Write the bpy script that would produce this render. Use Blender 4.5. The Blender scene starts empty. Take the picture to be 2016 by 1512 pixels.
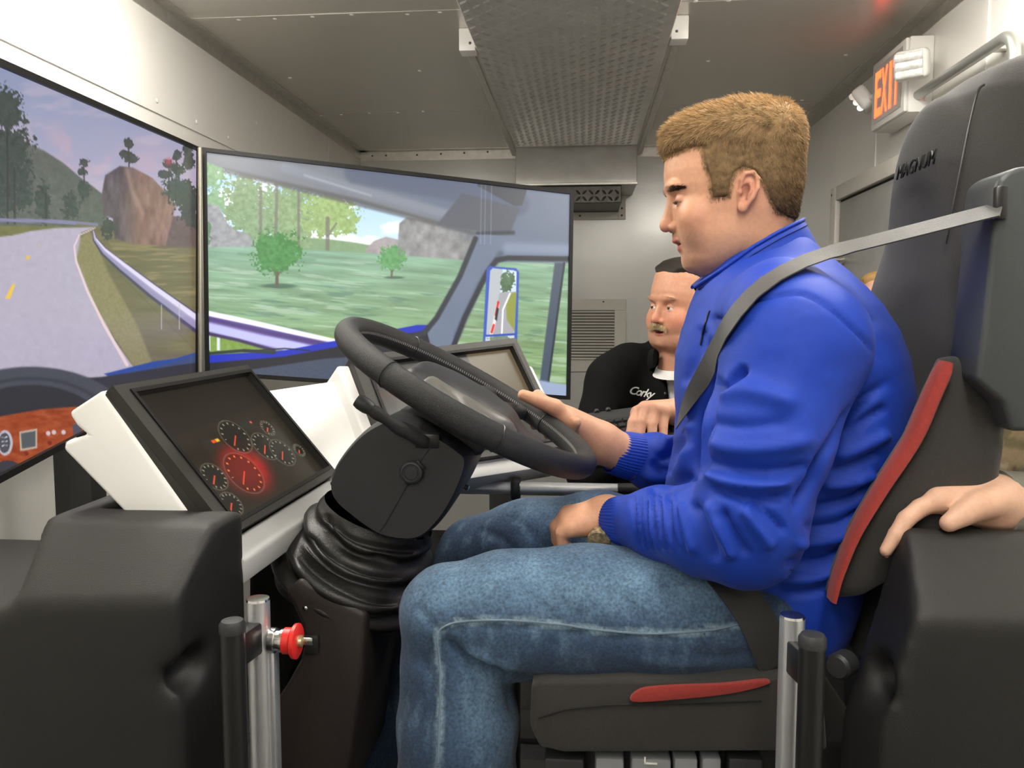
import bpy, bmesh, math, random
import numpy as np
from mathutils import Vector, Matrix, noise as mnoise
random.seed(7); np.random.seed(7)
scene = bpy.context.scene
COL = scene.collection

# ------------------------------------------------------------------ camera
FPX = 1600.0                                   # focal length in pixels of the 2016 x 1512 frame
CAM = np.array([0.0, 0.0, 1.3])
PITCH = math.radians(4.79); YAW = math.radians(5.07)
FH = np.array([-math.sin(YAW), math.cos(YAW), 0]); RT = np.array([math.cos(YAW), math.sin(YAW), 0]); ZU = np.array([0, 0, 1.0])
FW = FH*math.cos(PITCH) - ZU*math.sin(PITCH); UP = ZU*math.cos(PITCH) + FH*math.sin(PITCH)
cd = bpy.data.cameras.new('camera'); cam = bpy.data.objects.new('camera', cd); COL.objects.link(cam)
cd.sensor_width = 36.0; cd.lens = FPX/2016*36.0; cd.clip_start = 0.02
cam.location = CAM.tolist(); cam.rotation_euler = (math.radians(90) - PITCH, 0, YAW)
scene.camera = cam
scene.view_settings.view_transform = 'Standard'; scene.view_settings.look = 'None'
scene.view_settings.gamma = 1.0; scene.view_settings.use_curve_mapping = False
scene.view_settings.exposure = 0.22

# ------------------------------------------------------------------ world + lights of the trailer
w = bpy.data.worlds.new('world'); scene.world = w; w.use_nodes = True
w.node_tree.nodes['Background'].inputs[0].default_value = (0.9, 0.93, 1.0, 1); w.node_tree.nodes['Background'].inputs[1].default_value = 0.12
# the ceiling lights are glowing wrap-round fixtures, built further down: (x, y, width, length, radiance)
LAMPS = [(-0.95, 1.62, 0.20, 1.2, 21.0), (0.25, 0.25, 0.20, 1.2, 19.0), (-0.55, -1.1, 0.20, 1.2, 17.0), (0.70, 1.70, 0.20, 1.1, 18.0)]
LAMP_COL = (1.0, 0.955, 0.88)

# ------------------------------------------------------------------ pixel -> place
def ray(u, v): return FW + (u-1008)/FPX*RT - (v-756)/FPX*UP
def P(u, v, d): return CAM + d*ray(u, v)
def onY(u, v, Y): r = ray(u, v); return CAM + r*(Y-CAM[1])/r[1]
def onX(u, v, X): r = ray(u, v); return CAM + r*(X-CAM[0])/r[0]
def onZ(u, v, Z): r = ray(u, v); return CAM + r*(Z-CAM[2])/r[2]
def proj(p):
    q = np.asarray(p, float) - CAM; d = q@FW
    return 1008 + FPX*(q@RT)/d, 756 - FPX*(q@UP)/d, d
def V3(p): return np.array(p, float)
def nrm(v): v = np.asarray(v, float); return v/np.linalg.norm(v)

# ------------------------------------------------------------------ materials
MATS = {}
def mat(name, col=(0.5, 0.5, 0.5), rough=0.5, metal=0.0, noise=0.0, nscale=40.0, bump=0.0, bscale=200.0, emit=None, estr=0.0, coat=0.0, spec=0.5, attr=None, sheen=0.0, alpha=1.0, sss=0.0, stretch=None, emit_attr=None, rvar=0.0):
    if name in MATS: return MATS[name]
    m = bpy.data.materials.new(name); m.use_nodes = True; nt = m.node_tree; b = nt.nodes['Principled BSDF']
    b.inputs['Base Color'].default_value = (*col, 1); b.inputs['Roughness'].default_value = rough; b.inputs['Metallic'].default_value = metal
    b.inputs['Specular IOR Level'].default_value = spec; b.inputs['Coat Weight'].default_value = coat
    if sheen: b.inputs['Sheen Weight'].default_value = sheen; b.inputs['Sheen Roughness'].default_value = 0.5
    if sss: b.inputs['Subsurface Weight'].default_value = sss; b.inputs['Subsurface Radius'].default_value = (0.012, 0.005, 0.003); b.inputs['Subsurface Scale'].default_value = 0.6
    if alpha < 1: b.inputs['Alpha'].default_value = alpha
    tc = nt.nodes.new('ShaderNodeTexCoord'); src = tc.outputs['Object']
    if stretch:
        mp = nt.nodes.new('ShaderNodeMapping'); mp.inputs['Scale'].default_value = stretch; nt.links.new(src, mp.inputs[0]); src = mp.outputs[0]
    csock = None
    if attr:
        a = nt.nodes.new('ShaderNodeVertexColor'); a.layer_name = attr; csock = a.outputs['Color']
    if noise:
        n = nt.nodes.new('ShaderNodeTexNoise'); n.inputs['Scale'].default_value = nscale; n.inputs['Detail'].default_value = 5; nt.links.new(src, n.inputs['Vector'])
        mr = nt.nodes.new('ShaderNodeMapRange'); mr.inputs['From Min'].default_value = 0.3; mr.inputs['From Max'].default_value = 0.7
        mr.inputs['To Min'].default_value = 1-noise; mr.inputs['To Max'].default_value = 1+noise; nt.links.new(n.outputs['Fac'], mr.inputs['Value'])
        mx = nt.nodes.new('ShaderNodeMix'); mx.data_type = 'RGBA'; mx.blend_type = 'MULTIPLY'; mx.inputs['Factor'].default_value = 1
        if csock: nt.links.new(csock, mx.inputs[6])
        else: mx.inputs[6].default_value = (*col, 1)
        nt.links.new(mr.outputs[0], mx.inputs[7]); csock = mx.outputs[2]
        if rvar:
            m2 = nt.nodes.new('ShaderNodeMapRange'); m2.inputs['To Min'].default_value = rough-rvar; m2.inputs['To Max'].default_value = rough+rvar
            nt.links.new(n.outputs['Fac'], m2.inputs['Value']); nt.links.new(m2.outputs[0], b.inputs['Roughness'])
    if csock: nt.links.new(csock, b.inputs['Base Color'])
    if bump:
        n2 = nt.nodes.new('ShaderNodeTexNoise'); n2.inputs['Scale'].default_value = bscale; n2.inputs['Detail'].default_value = 3; nt.links.new(src, n2.inputs['Vector'])
        bp = nt.nodes.new('ShaderNodeBump'); bp.inputs['Strength'].default_value = min(1, bump); bp.inputs['Distance'].default_value = 0.002*max(1, bump); nt.links.new(n2.outputs['Fac'], bp.inputs['Height'])
        nt.links.new(bp.outputs[0], b.inputs['Normal'])
    if emit is not None:
        b.inputs['Emission Color'].default_value = (*emit, 1); b.inputs['Emission Strength'].default_value = estr
    if emit_attr:
        a = nt.nodes.new('ShaderNodeVertexColor'); a.layer_name = emit_attr; nt.links.new(a.outputs['Color'], b.inputs['Emission Color']); b.inputs['Emission Strength'].default_value = estr
    MATS[name] = m; return m

def lin(r, g, b):                                # 0-255 display colour -> linear
    f = lambda c: (c/255/12.92) if c/255 <= 0.04045 else ((c/255+0.055)/1.055)**2.4
    return (f(r), f(g), f(b))
def lin_np(c):
    c = np.asarray(c, float)/255; return np.where(c <= 0.04045, c/12.92, ((c+0.055)/1.055)**2.4)

# ------------------------------------------------------------------ objects
def tag(o, label=None, cat=None, group=None, kind=None):
    if label: o['label'] = label
    if cat: o['category'] = cat
    if group: o['group'] = group
    if kind: o['kind'] = kind
    return o
def empty(name, loc=(0, 0, 0)):
    o = bpy.data.objects.new(name, None); COL.objects.link(o); o.location = tuple(float(c) for c in loc); o.empty_display_size = 0.05; return o
def link(name, me, m=None, parent=None):
    o = bpy.data.objects.new(name, me); COL.objects.link(o)
    if m is not None and len(me.materials) == 0: me.materials.append(m)
    if parent is not None:
        o.parent = parent; o.matrix_parent_inverse = Matrix.Translation(-world_loc(parent))
    return o
def world_loc(o):
    v = Vector((0, 0, 0)); c = o
    # parents are only ever translated or identity: sum of own locations with the stored inverse
    M = Matrix.Identity(4)
    while c is not None:
        M = c.matrix_parent_inverse @ c.matrix_basis @ M if c.parent else c.matrix_basis @ M
        c = c.parent
    return M.translation
def mesh(name, verts, faces, m=None, parent=None, smooth=False, sharp=None):
    me = bpy.data.meshes.new(name); me.from_pydata([tuple(map(float, v)) for v in verts], [], [tuple(f) for f in faces]); me.update()
    return fin(name, me, m, parent, smooth, sharp)
def fin(name, me, m, parent, smooth, sharp):
    if smooth:
        me.polygons.foreach_set('use_smooth', np.ones(len(me.polygons), bool))
        if sharp: me.set_sharp_from_angle(angle=math.radians(sharp))
    return link(name, me, m, parent)
def from_bm(name, bm, m=None, parent=None, smooth=True, sharp=35):
    bmesh.ops.recalc_face_normals(bm, faces=bm.faces)
    me = bpy.data.meshes.new(name); bm.to_mesh(me); bm.free(); return fin(name, me, m, parent, smooth, sharp)
def np_mesh(name, verts, quads, m=None, parent=None, smooth=True, cols=None, attr='col', sharp=None):
    verts = np.ascontiguousarray(verts, np.float32); quads = np.ascontiguousarray(quads, np.int32); k = quads.shape[1]
    me = bpy.data.meshes.new(name); me.vertices.add(len(verts)); me.vertices.foreach_set('co', verts.ravel())
    me.loops.add(quads.size); me.loops.foreach_set('vertex_index', quads.ravel())
    me.polygons.add(len(quads)); me.polygons.foreach_set('loop_start', np.arange(0, quads.size, k, dtype=np.int32))
    me.update(calc_edges=True); me.validate()
    if smooth: me.polygons.foreach_set('use_smooth', np.ones(len(me.polygons), bool))
    if sharp: me.set_sharp_from_angle(angle=math.radians(sharp))
    if cols is not None:
        a = me.color_attributes.new(attr, 'FLOAT_COLOR', 'POINT'); c4 = np.ones((len(verts), 4), np.float32); c4[:, :3] = cols; a.data.foreach_set('color', c4.ravel())
    return link(name, me, m, parent)
def bevel_bm(bm, wd, seg=2, angle=20):
    if wd <= 0: return
    es = [e for e in bm.edges if len(e.link_faces) == 2 and e.calc_face_angle(0) > math.radians(angle)]
    bmesh.ops.bevel(bm, geom=es, offset=wd, offset_type='OFFSET', segments=seg, profile=0.5, affect='EDGES', clamp_overlap=True)
def prism_bm(poly, ext, bm=None):
    """closed solid from a 3-D outline and an extrusion vector (or a second outline)"""
    bm = bm or bmesh.new(); n = len(poly)
    ext = np.asarray(ext, float)
    other = [np.asarray(p)+ext for p in poly] if ext.ndim == 1 else ext
    a = [bm.verts.new(tuple(map(float, p))) for p in poly]; b = [bm.verts.new(tuple(map(float, p))) for p in other]
    bm.faces.new(a); bm.faces.new(b[::-1])
    for i in range(n): bm.faces.new((a[i], b[i], b[(i+1) % n], a[(i+1) % n]))
    bmesh.ops.recalc_face_normals(bm, faces=bm.faces); return bm
def prism(name, poly, ext, m, parent=None, bev=0.0, seg=2, sharp=40, angle=20):
    bm = prism_bm(poly, ext); bevel_bm(bm, bev, seg, angle); return from_bm(name, bm, m, parent, True, sharp)
def smooth_poly(pts, n=8, closed=True):
    """Catmull-Rom through 2-D or 3-D points"""
    pts = [np.asarray(p, float) for p in pts]; N = len(pts); out = []
    for i in range(N if closed else N-1):
        if closed: p0, p1, p2, p3 = pts[i-1], pts[i], pts[(i+1) % N], pts[(i+2) % N]
        else: p0, p1, p2, p3 = pts[max(i-1, 0)], pts[i], pts[i+1], pts[min(i+2, N-1)]
        for t in np.arange(n)/n:
            out.append(0.5*((2*p1)+(-p0+p2)*t+(2*p0-5*p1+4*p2-p3)*t*t+(-p0+3*p1-3*p2+p3)*t**3))
    if not closed: out.append(pts[-1])
    return out
def box_bm(c, half, ax=None, bm=None):
    """box: centre, half sizes, 3 axes (rows)"""
    bm = bm or bmesh.new(); ax = np.eye(3) if ax is None else np.asarray(ax, float); c = np.asarray(c, float); vs = []
    for sx in (-1, 1):
        for sy in (-1, 1):
            for sz in (-1, 1): vs.append(bm.verts.new(tuple(c+sx*half[0]*ax[0]+sy*half[1]*ax[1]+sz*half[2]*ax[2])))
    for f in ((0, 1, 3, 2), (4, 6, 7, 5), (0, 4, 5, 1), (2, 3, 7, 6), (0, 2, 6, 4), (1, 5, 7, 3)): bm.faces.new([vs[i] for i in f])
    return bm
def box(name, c, half, m, parent=None, ax=None, bev=0.0, seg=2):
    bm = box_bm(c, half, ax); bmesh.ops.recalc_face_normals(bm, faces=bm.faces); bevel_bm(bm, bev, seg); return from_bm(name, bm, m, parent)
def box2(name, a, b, m, parent=None, bev=0.0, seg=2):
    a, b = V3(a), V3(b); return box(name, (a+b)/2, np.abs(b-a)/2, m, parent, None, bev, seg)
def frames(pts, up=(0, 0, 1), closed=False):
    pts = [np.asarray(p, float) for p in pts]; N = len(pts); T = []
    for i in range(N):
        a = pts[i-1] if (i > 0 or closed) else pts[i]; b = pts[(i+1) % N] if (i < N-1 or closed) else pts[i]
        T.append(nrm(b-a))
    n = np.asarray(up, float); Ns = []
    for t in T:
        n = n-t*(n@t)
        if np.linalg.norm(n) < 1e-6: n = np.cross(t, (1, 0, 0))
        n = nrm(n); Ns.append(n)
    return pts, T, Ns, [np.cross(t, k) for t, k in zip(T, Ns)]
def tube_bm(pts, r, seg=12, closed=False, up=(0, 0, 1), bm=None, cap=True):
    bm = bm or bmesh.new(); pts, T, Ns, Bs = frames(pts, up, closed); rs = r if hasattr(r, '__len__') else [r]*len(pts); rings = []
    for p, n, b, rr in zip(pts, Ns, Bs, rs):
        ra, rb = rr if hasattr(rr, '__len__') else (rr, rr)
        rings.append([bm.verts.new(tuple(p+ra*math.cos(t)*n+rb*math.sin(t)*b)) for t in np.arange(seg)*2*math.pi/seg])
    for i in range(len(pts) if closed else len(pts)-1):
        A, B = rings[i], rings[(i+1) % len(pts)]
        for k in range(seg): bm.faces.new((A[k], A[(k+1) % seg], B[(k+1) % seg], B[k]))
    if cap and not closed: bm.faces.new(rings[0][::-1]); bm.faces.new(rings[-1])
    return bm
def tube(name, pts, r, m, parent=None, seg=14, closed=False, up=(0, 0, 1), sharp=50): return from_bm(name, tube_bm(pts, r, seg, closed, up), m, parent, True, sharp)
def lathe_bm(c, axis, prof, seg=20, bm=None):
    """prof: list of (distance along axis, radius)"""
    axis = nrm(axis); c = np.asarray(c, float); ref = (0, 0, 1) if abs(axis[2]) < 0.9 else (1, 0, 0); x = nrm(np.cross(axis, ref)); y = np.cross(axis, x); bm = bm or bmesh.new(); rings = []
    for t, r in prof:
        if r <= 1e-6: rings.append([bm.verts.new(tuple(c+axis*t))])
        else: rings.append([bm.verts.new(tuple(c+axis*t+r*(math.cos(a)*x+math.sin(a)*y))) for a in np.arange(seg)*2*math.pi/seg])
    for A, B in zip(rings[:-1], rings[1:]):
        for k in range(seg):
            l = (k+1) % seg
            if len(A) == 1 and len(B) == 1: continue
            if len(A) == 1: bm.faces.new((A[0], B[l], B[k]))
            elif len(B) == 1: bm.faces.new((A[k], A[l], B[0]))
            else: bm.faces.new((A[k], A[l], B[l], B[k]))
    if len(rings[0]) > 1: bm.faces.new(rings[0][::-1])
    if len(rings[-1]) > 1: bm.faces.new(rings[-1])
    return bm
def lathe(name, c, axis, prof, m, parent=None, seg=20, sharp=35): return from_bm(name, lathe_bm(c, axis, prof, seg), m, parent, True, sharp)
def ribbon(name, pts, normals, width, th, m, parent=None):
    """flat strap with thickness along pts; normals = outward directions"""
    pts = [np.asarray(p, float) for p in pts]; bm = bmesh.new(); rings = []; N = len(pts)
    for i in range(N):
        t = nrm(pts[min(i+1, N-1)]-pts[max(i-1, 0)]); n = np.asarray(normals[i], float); n = nrm(n-t*(n@t)); s = np.cross(t, n)
        wd = width[i] if hasattr(width, '__len__') else width
        rings.append([bm.verts.new(tuple(pts[i]+a*s*wd/2+b*n*th/2)) for a, b in ((-1, -1), (1, -1), (1, 1), (-1, 1))])
    for A, B in zip(rings[:-1], rings[1:]):
        for k in range(4): bm.faces.new((A[k], A[(k+1) % 4], B[(k+1) % 4], B[k]))
    bm.faces.new(rings[0][::-1]); bm.faces.new(rings[-1]); return from_bm(name, bm, m, parent, True, 40)
def text_mesh(name, body, size, extrude, m, parent, origin, xdir, ydir, shear=0.0, bold=0.0, space=1.0):
    cu = bpy.data.curves.new(name, 'FONT'); cu.body = body; cu.size = size; cu.extrude = extrude; cu.shear = shear; cu.offset = bold; cu.space_character = space; cu.resolution_u = 3
    o = bpy.data.objects.new(name, cu); COL.objects.link(o); dg = bpy.context.evaluated_depsgraph_get(); me = bpy.data.meshes.new_from_object(o.evaluated_get(dg)); bpy.data.objects.remove(o); bpy.data.curves.remove(cu)
    x = nrm(xdir); y = nrm(np.asarray(ydir)-x*(np.asarray(ydir)@x)); z = np.cross(x, y)
    M = Matrix(((x[0], y[0], z[0], origin[0]), (x[1], y[1], z[1], origin[1]), (x[2], y[2], z[2], origin[2]), (0, 0, 0, 1))); me.transform(M); me.name = name
    me.materials.clear(); return link(name, me, m, parent)

# ------------------------------------------------------------------ noise, signed distance shapes, surface extraction
_G = np.random.RandomState(3).rand(64, 64, 64).astype(np.float32)
_GF = _G.ravel()
def vnoise(p):
    p = np.asarray(p, np.float32); fl = np.floor(p); f = p-fl; f = f*f*(3-2*f); i = fl.astype(np.int32) & 63; j = (i+1) & 63
    x0, x1 = i[..., 0] << 12, j[..., 0] << 12; y0, y1 = i[..., 1] << 6, j[..., 1] << 6; z0, z1 = i[..., 2], j[..., 2]; fx, fy, fz = f[..., 0], f[..., 1], f[..., 2]
    g = _GF.take; lerp = lambda a, b, t: a+(b-a)*t
    return lerp(lerp(lerp(g(x0+y0+z0), g(x1+y0+z0), fx), lerp(g(x0+y1+z0), g(x1+y1+z0), fx), fy), lerp(lerp(g(x0+y0+z1), g(x1+y0+z1), fx), lerp(g(x0+y1+z1), g(x1+y1+z1), fx), fy), fz)
def fbm(p, o=4):
    p = np.asarray(p, np.float32); s = 0; a = 0.5; t = 0
    for k in range(o): s = s+a*vnoise(p*(2**k)+17.3*k); t += a; a *= 0.5
    return s/t
def noise2(x, y, o=4, z=0.5): return fbm(np.stack([x, y, np.full_like(np.asarray(x, float), z)], -1), o)
def sstep(a, b, x): t = np.clip((x-a)/(b-a), 0, 1); return t*t*(3-2*t)
def smin(a, b, k): h = np.clip(0.5+0.5*(b-a)/k, 0, 1); return b*(1-h)+a*h-k*h*(1-h)
def smax(a, b, k): return -smin(-a, -b, k)
def n3(q): return np.sqrt(q[..., 0]*q[..., 0]+q[..., 1]*q[..., 1]+q[..., 2]*q[..., 2])
def s_ball(X, c, r): return n3(X-np.asarray(c, X.dtype))-r
def s_ell(X, c, r, ax=None):
    q = X-np.asarray(c, X.dtype)
    if ax is not None: q = q@np.asarray(ax, X.dtype).T
    q = q/np.asarray(r, X.dtype); k0 = n3(q); k1 = n3(q/np.asarray(r, X.dtype)); return k0*(k0-1)/np.maximum(k1, 1e-9)
def s_cone(X, a, b, ra, rb):
    T = X.dtype; a = np.asarray(a, float); b = np.asarray(b, float); ab = b-a; L2 = ab@ab; qx, qy, qz = X[..., 0]-T.type(a[0]), X[..., 1]-T.type(a[1]), X[..., 2]-T.type(a[2])
    t = np.clip(qx*T.type(ab[0]/L2)+qy*T.type(ab[1]/L2)+qz*T.type(ab[2]/L2), 0, 1); qx = qx-t*T.type(ab[0]); qy = qy-t*T.type(ab[1]); qz = qz-t*T.type(ab[2])
    return np.sqrt(qx*qx+qy*qy+qz*qz)-(T.type(ra)+T.type(rb-ra)*t)
def s_chain(X, pts, rs, k=0.0):
    d = None
    for i in range(len(pts)-1):
        e = s_cone(X, pts[i], pts[i+1], rs[i], rs[i+1]); d = e if d is None else (smin(d, e, k) if k else np.minimum(d, e))
    return d
def s_box(X, c, half, ax=None, r=0.0):
    q = X-np.asarray(c)
    if ax is not None: q = q@np.asarray(ax).T
    q = np.abs(q)-(np.asarray(half)-r); return np.linalg.norm(np.maximum(q, 0), axis=-1)+np.minimum(q.max(-1), 0)-r
def surface(fn, lo, hi, h):
    """surface nets over fn (array of points -> distance); blockwise sparse"""
    lo = np.asarray(lo, float); hi = np.asarray(hi, float); B = 6
    nb = np.ceil((hi-lo)/(h*B)).astype(int); n = nb*B+1
    cs = [lo[i]+(np.arange(nb[i])+0.5)*h*B for i in range(3)]
    C = np.stack(np.meshgrid(*cs, indexing='ij'), -1); dc = fn(C.reshape(-1, 3).astype(np.float32)).reshape(nb)
    act = np.argwhere(np.abs(dc) < h*B*1.5)
    S = np.where(np.repeat(np.repeat(np.repeat(dc, B, 0), B, 1), B, 2) < 0, -1.0, 1.0).astype(np.float32)
    S = np.pad(S, ((0, 1), (0, 1), (0, 1)), mode='edge')
    o = np.stack(np.meshgrid(*([np.arange(B+1)]*3), indexing='ij'), -1).reshape(-1, 3)
    for s in range(0, len(act), 1500):
        I = (act[s:s+1500, None, :]*B+o[None]).reshape(-1, 3); S[I[:, 0], I[:, 1], I[:, 2]] = fn((lo+I*h).astype(np.float32))
    return nets(S, lo, h)
def nets(S, lo, h):
    neg = S < 0; n = S.shape
    c = np.zeros(tuple(k-1 for k in n), np.int8)
    for dx in (0, 1):
        for dy in (0, 1):
            for dz in (0, 1): c += neg[dx:n[0]-1+dx, dy:n[1]-1+dy, dz:n[2]-1+dz]
    A = np.argwhere((c > 0) & (c < 8)); idx = np.full(c.shape, -1, np.int32); idx[A[:, 0], A[:, 1], A[:, 2]] = np.arange(len(A))
    acc = np.zeros((len(A), 3)); cnt = np.zeros(len(A))
    corners = [(x, y, z) for x in (0, 1) for y in (0, 1) for z in (0, 1)]
    for a in corners:
        for ax in range(3):
            if a[ax]: continue
            b = list(a); b[ax] = 1
            sa = S[A[:, 0]+a[0], A[:, 1]+a[1], A[:, 2]+a[2]]; sb = S[A[:, 0]+b[0], A[:, 1]+b[1], A[:, 2]+b[2]]
            m = (sa < 0) != (sb < 0); t = np.where(m, sa/np.where(m, sa-sb, 1), 0); p = np.tile(np.array(a, float), (len(A), 1)); p[:, ax] += t
            acc[m] += p[m]; cnt[m] += 1
    verts = lo+(A+acc/cnt[:, None])*h; quads = []
    for ax in range(3):
        o1, o2 = (ax+1) % 3, (ax+2) % 3; sl0 = [slice(None)]*3; sl1 = [slice(None)]*3; sl0[ax] = slice(0, -1); sl1[ax] = slice(1, None)
        s0 = neg[tuple(sl0)]; s1 = neg[tuple(sl1)]; E = np.argwhere(s0 != s1); E = E[(E[:, o1] > 0) & (E[:, o2] > 0) & (E[:, o1] < n[o1]-1) & (E[:, o2] < n[o2]-1)]
        fl = s0[E[:, 0], E[:, 1], E[:, 2]]; q = []
        for d1, d2 in ((-1, -1), (0, -1), (0, 0), (-1, 0)):
            k = E.copy(); k[:, o1] += d1; k[:, o2] += d2; q.append(idx[k[:, 0], k[:, 1], k[:, 2]])
        q = np.stack(q, 1); q[~fl] = q[~fl][:, ::-1]; quads.append(q)
    return verts, np.concatenate(quads)
def vnormals(V, Q):
    n = np.cross(V[Q[:, 2]]-V[Q[:, 0]], V[Q[:, 3]]-V[Q[:, 1]]); N = np.zeros_like(V)
    for k in range(4): np.add.at(N, Q[:, k], n)
    return N/np.maximum(np.linalg.norm(N, axis=1, keepdims=True), 1e-12)
def relax(V, Q, it=1, lam=0.5):
    for _ in range(it):
        s = np.zeros_like(V); c = np.zeros(len(V))
        for a, b in ((0, 1), (1, 2), (2, 3), (3, 0)):
            np.add.at(s, Q[:, a], V[Q[:, b]]); np.add.at(c, Q[:, a], 1); np.add.at(s, Q[:, b], V[Q[:, a]]); np.add.at(c, Q[:, b], 1)
        V = V+(s/c[:, None]-V)*lam
    return V
def px(V):
    q = V-CAM; d = q@FW; return 1008+FPX*(q@RT)/d, 756-FPX*(q@UP)/d, d
def seg_dist(u, v, line):
    """distance in pixels to a polyline and the place along it (0-1)"""
    L = np.asarray(line, float); best = np.full(np.shape(u), 1e9); tt = np.zeros(np.shape(u)); n = len(L)-1
    for i in range(n):
        a, b = L[i], L[i+1]; ab = b-a; t = np.clip(((u-a[0])*ab[0]+(v-a[1])*ab[1])/(ab@ab), 0, 1); d = np.hypot(u-a[0]-t*ab[0], v-a[1]-t*ab[1]); m = d < best
        best = np.where(m, d, best); tt = np.where(m, (i+t)/n, tt)
    return best, tt
def inpoly(u, v, poly):
    P_ = np.asarray(poly, float); r = np.zeros(np.shape(u), bool); n = len(P_)
    for i in range(n):
        x0, y0 = P_[i-1]; x1, y1 = P_[i]
        if y0 == y1: continue
        r ^= ((y0 > v) != (y1 > v)) & (u < (x1-x0)*(v-y0)/(y1-y0)+x0)
    return r
def polysoft(u, v, poly, s=2.0):
    d, _ = seg_dist(u, v, list(poly)+[poly[0]]); return sstep(-s, s, np.where(inpoly(u, v, poly), d, -d))
def folds(V, N, lines, facing=True):
    """displace vertices along normals by traced folds: (polyline px, width px, depth m [+ ridge / - crease])"""
    u, v, d = px(V); view = nrm_rows(CAM-V); f = np.clip((N*view).sum(1)*2.5, 0, 1) if facing else 1.0; disp = np.zeros(len(V))
    for line, wd, amp in lines:
        L = np.array(smooth_poly(line, 5, False)); b = (u > L[:, 0].min()-3*wd) & (u < L[:, 0].max()+3*wd) & (v > L[:, 1].min()-3*wd) & (v < L[:, 1].max()+3*wd)
        if not b.any(): continue
        dist, t = seg_dist(u[b], v[b], L); disp[b] += amp*np.exp(-(dist/wd)**2)*sstep(0, 0.18, t)*sstep(0, 0.18, 1-t)
    return V+N*(disp*f)[:, None]
def nrm_rows(a): return a/np.linalg.norm(a, axis=1, keepdims=True)

# ================================================================== the trailer
XL, XR, YB, YF, ZC = -1.33, 1.10, 4.80, -2.3, 2.265
m_wall = mat('painted_aluminium_wall', (0.80, 0.785, 0.74), 0.33, 0.1, 0.03, 2.0, 0.25, 2.2, rvar=0.04)
m_back = mat('painted_aluminium_back', (0.76, 0.76, 0.73), 0.22, 0.15, 0.03, 2.0, 1.2, 3.0, rvar=0.03)
m_ceil = mat('grey_aluminium_ceiling', (0.64, 0.61, 0.555), 0.27, 0.5, 0.02, 1.0, 0.1, 1.5)
m_trim = mat('bare_aluminium_trim', (0.62, 0.6, 0.55), 0.35, 0.8, 0.08, 30, 0.1, 60)
m_rivet = mat('white_rivet', (0.8, 0.79, 0.75), 0.4)
m_screw = mat('dark_screw', (0.12, 0.11, 0.1), 0.5, 0.6)
m_floor = mat('black_rubber_floor', (0.02, 0.02, 0.02), 0.7, 0, 0.4, 60, 0.4, 300)
m_lowwall = mat('grey_lower_wall', (0.5, 0.5, 0.48), 0.6, 0, 0.06, 50, 0.3, 400)
m_offwhite = mat('off_white_enamel', (0.72, 0.70, 0.63), 0.4, 0, 0.03, 20)
m_grey_door = mat('grey_door_paint', (0.42, 0.42, 0.4), 0.4, 0.1, 0.05, 10)
m_tread = mat('diamond_plate', (0.66, 0.65, 0.62), 0.34, 0.6, 0.08, 12)
m_black_tread = mat('dark_diamond_plate', (0.10, 0.095, 0.085), 0.4, 0.7, 0.2, 60, 0.6, 120)
m_white_pl = mat('white_plastic', (0.85, 0.84, 0.80), 0.35)

def struct(o): o['kind'] = 'structure'; return o
struct(box2('floor', (XL-.02, YF, -0.04), (XR+.02, YB, 0), m_floor))
wl = struct(box2('wall_left', (XL-0.04, YF, 0), (XL, YB, ZC), m_wall))
wr = struct(box2('wall_right', (XR, YF, 0), (XR+0.04, YB, ZC), m_wall))
wb = struct(box2('wall_back', (XL, YB, 0), (XR, YB+0.04, ZC), m_back))
wf = struct(box2('wall_front', (XL, YF-0.04, 0), (XR, YF, ZC), m_wall))
ce = struct(box2('ceiling', (XL-.04, YF, ZC), (XR+.04, YB+.04, ZC+0.04), m_ceil))
# sheet seams and the upper sheet of the left wall
zs = onX(128, 136, XL+0.006)[2]
box2('upper_sheet', (XL, YF, zs), (XL+0.005, YB, ZC), m_wall, wl, 0.001, 1)
for y in (4.2,): box2('seam_strip', (XL, y-0.012, 0), (XL+0.007, y+0.012, ZC-0.04), m_wall, wl, 0.001, 1)
for u, v in ((1723, 300), (1944, 40)):
    y = onX(u, v, XR)[1]; box2('seam_strip', (XR-0.004, y-0.012, 0), (XR, y+0.012, ZC-0.03), m_wall, wr, 0.001, 1)
def angle_trim(n, a, b, d1, d2, wdt=0.05, th=0.003):
    bm = bmesh.new(); a, b = V3(a), V3(b); d1, d2 = V3(d1), V3(d2)
    for e, f in ((d1, d2), (d2, d1)):
        prism_bm([a, a+e*wdt, a+e*wdt+f*th, a+f*th], b-a, bm)
    return struct(from_bm('trim_%d' % n, bm, m_trim, None, True, 30))
t1 = angle_trim(1, (XL+.006, YF, ZC), (XL+.006, YB, ZC), (1, 0, 0), (0, 0, -1), 0.045)
t2 = angle_trim(2, (XL, YB, ZC), (XR, YB, ZC), (0, -1, 0), (0, 0, -1), 0.055)
t3 = angle_trim(3, (XR, YF, ZC), (XR, YB, ZC), (-1, 0, 0), (0, 0, -1), 0.045)
for u, v in ((615, 33), (727, 223)):
    y = onZ(u, v, ZC)[1]; box2('sheet_lap', (XL+.05, y-.022, ZC-.0018), (XR-.05, y+.022, ZC), m_ceil, ce, .0006, 1)
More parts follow.
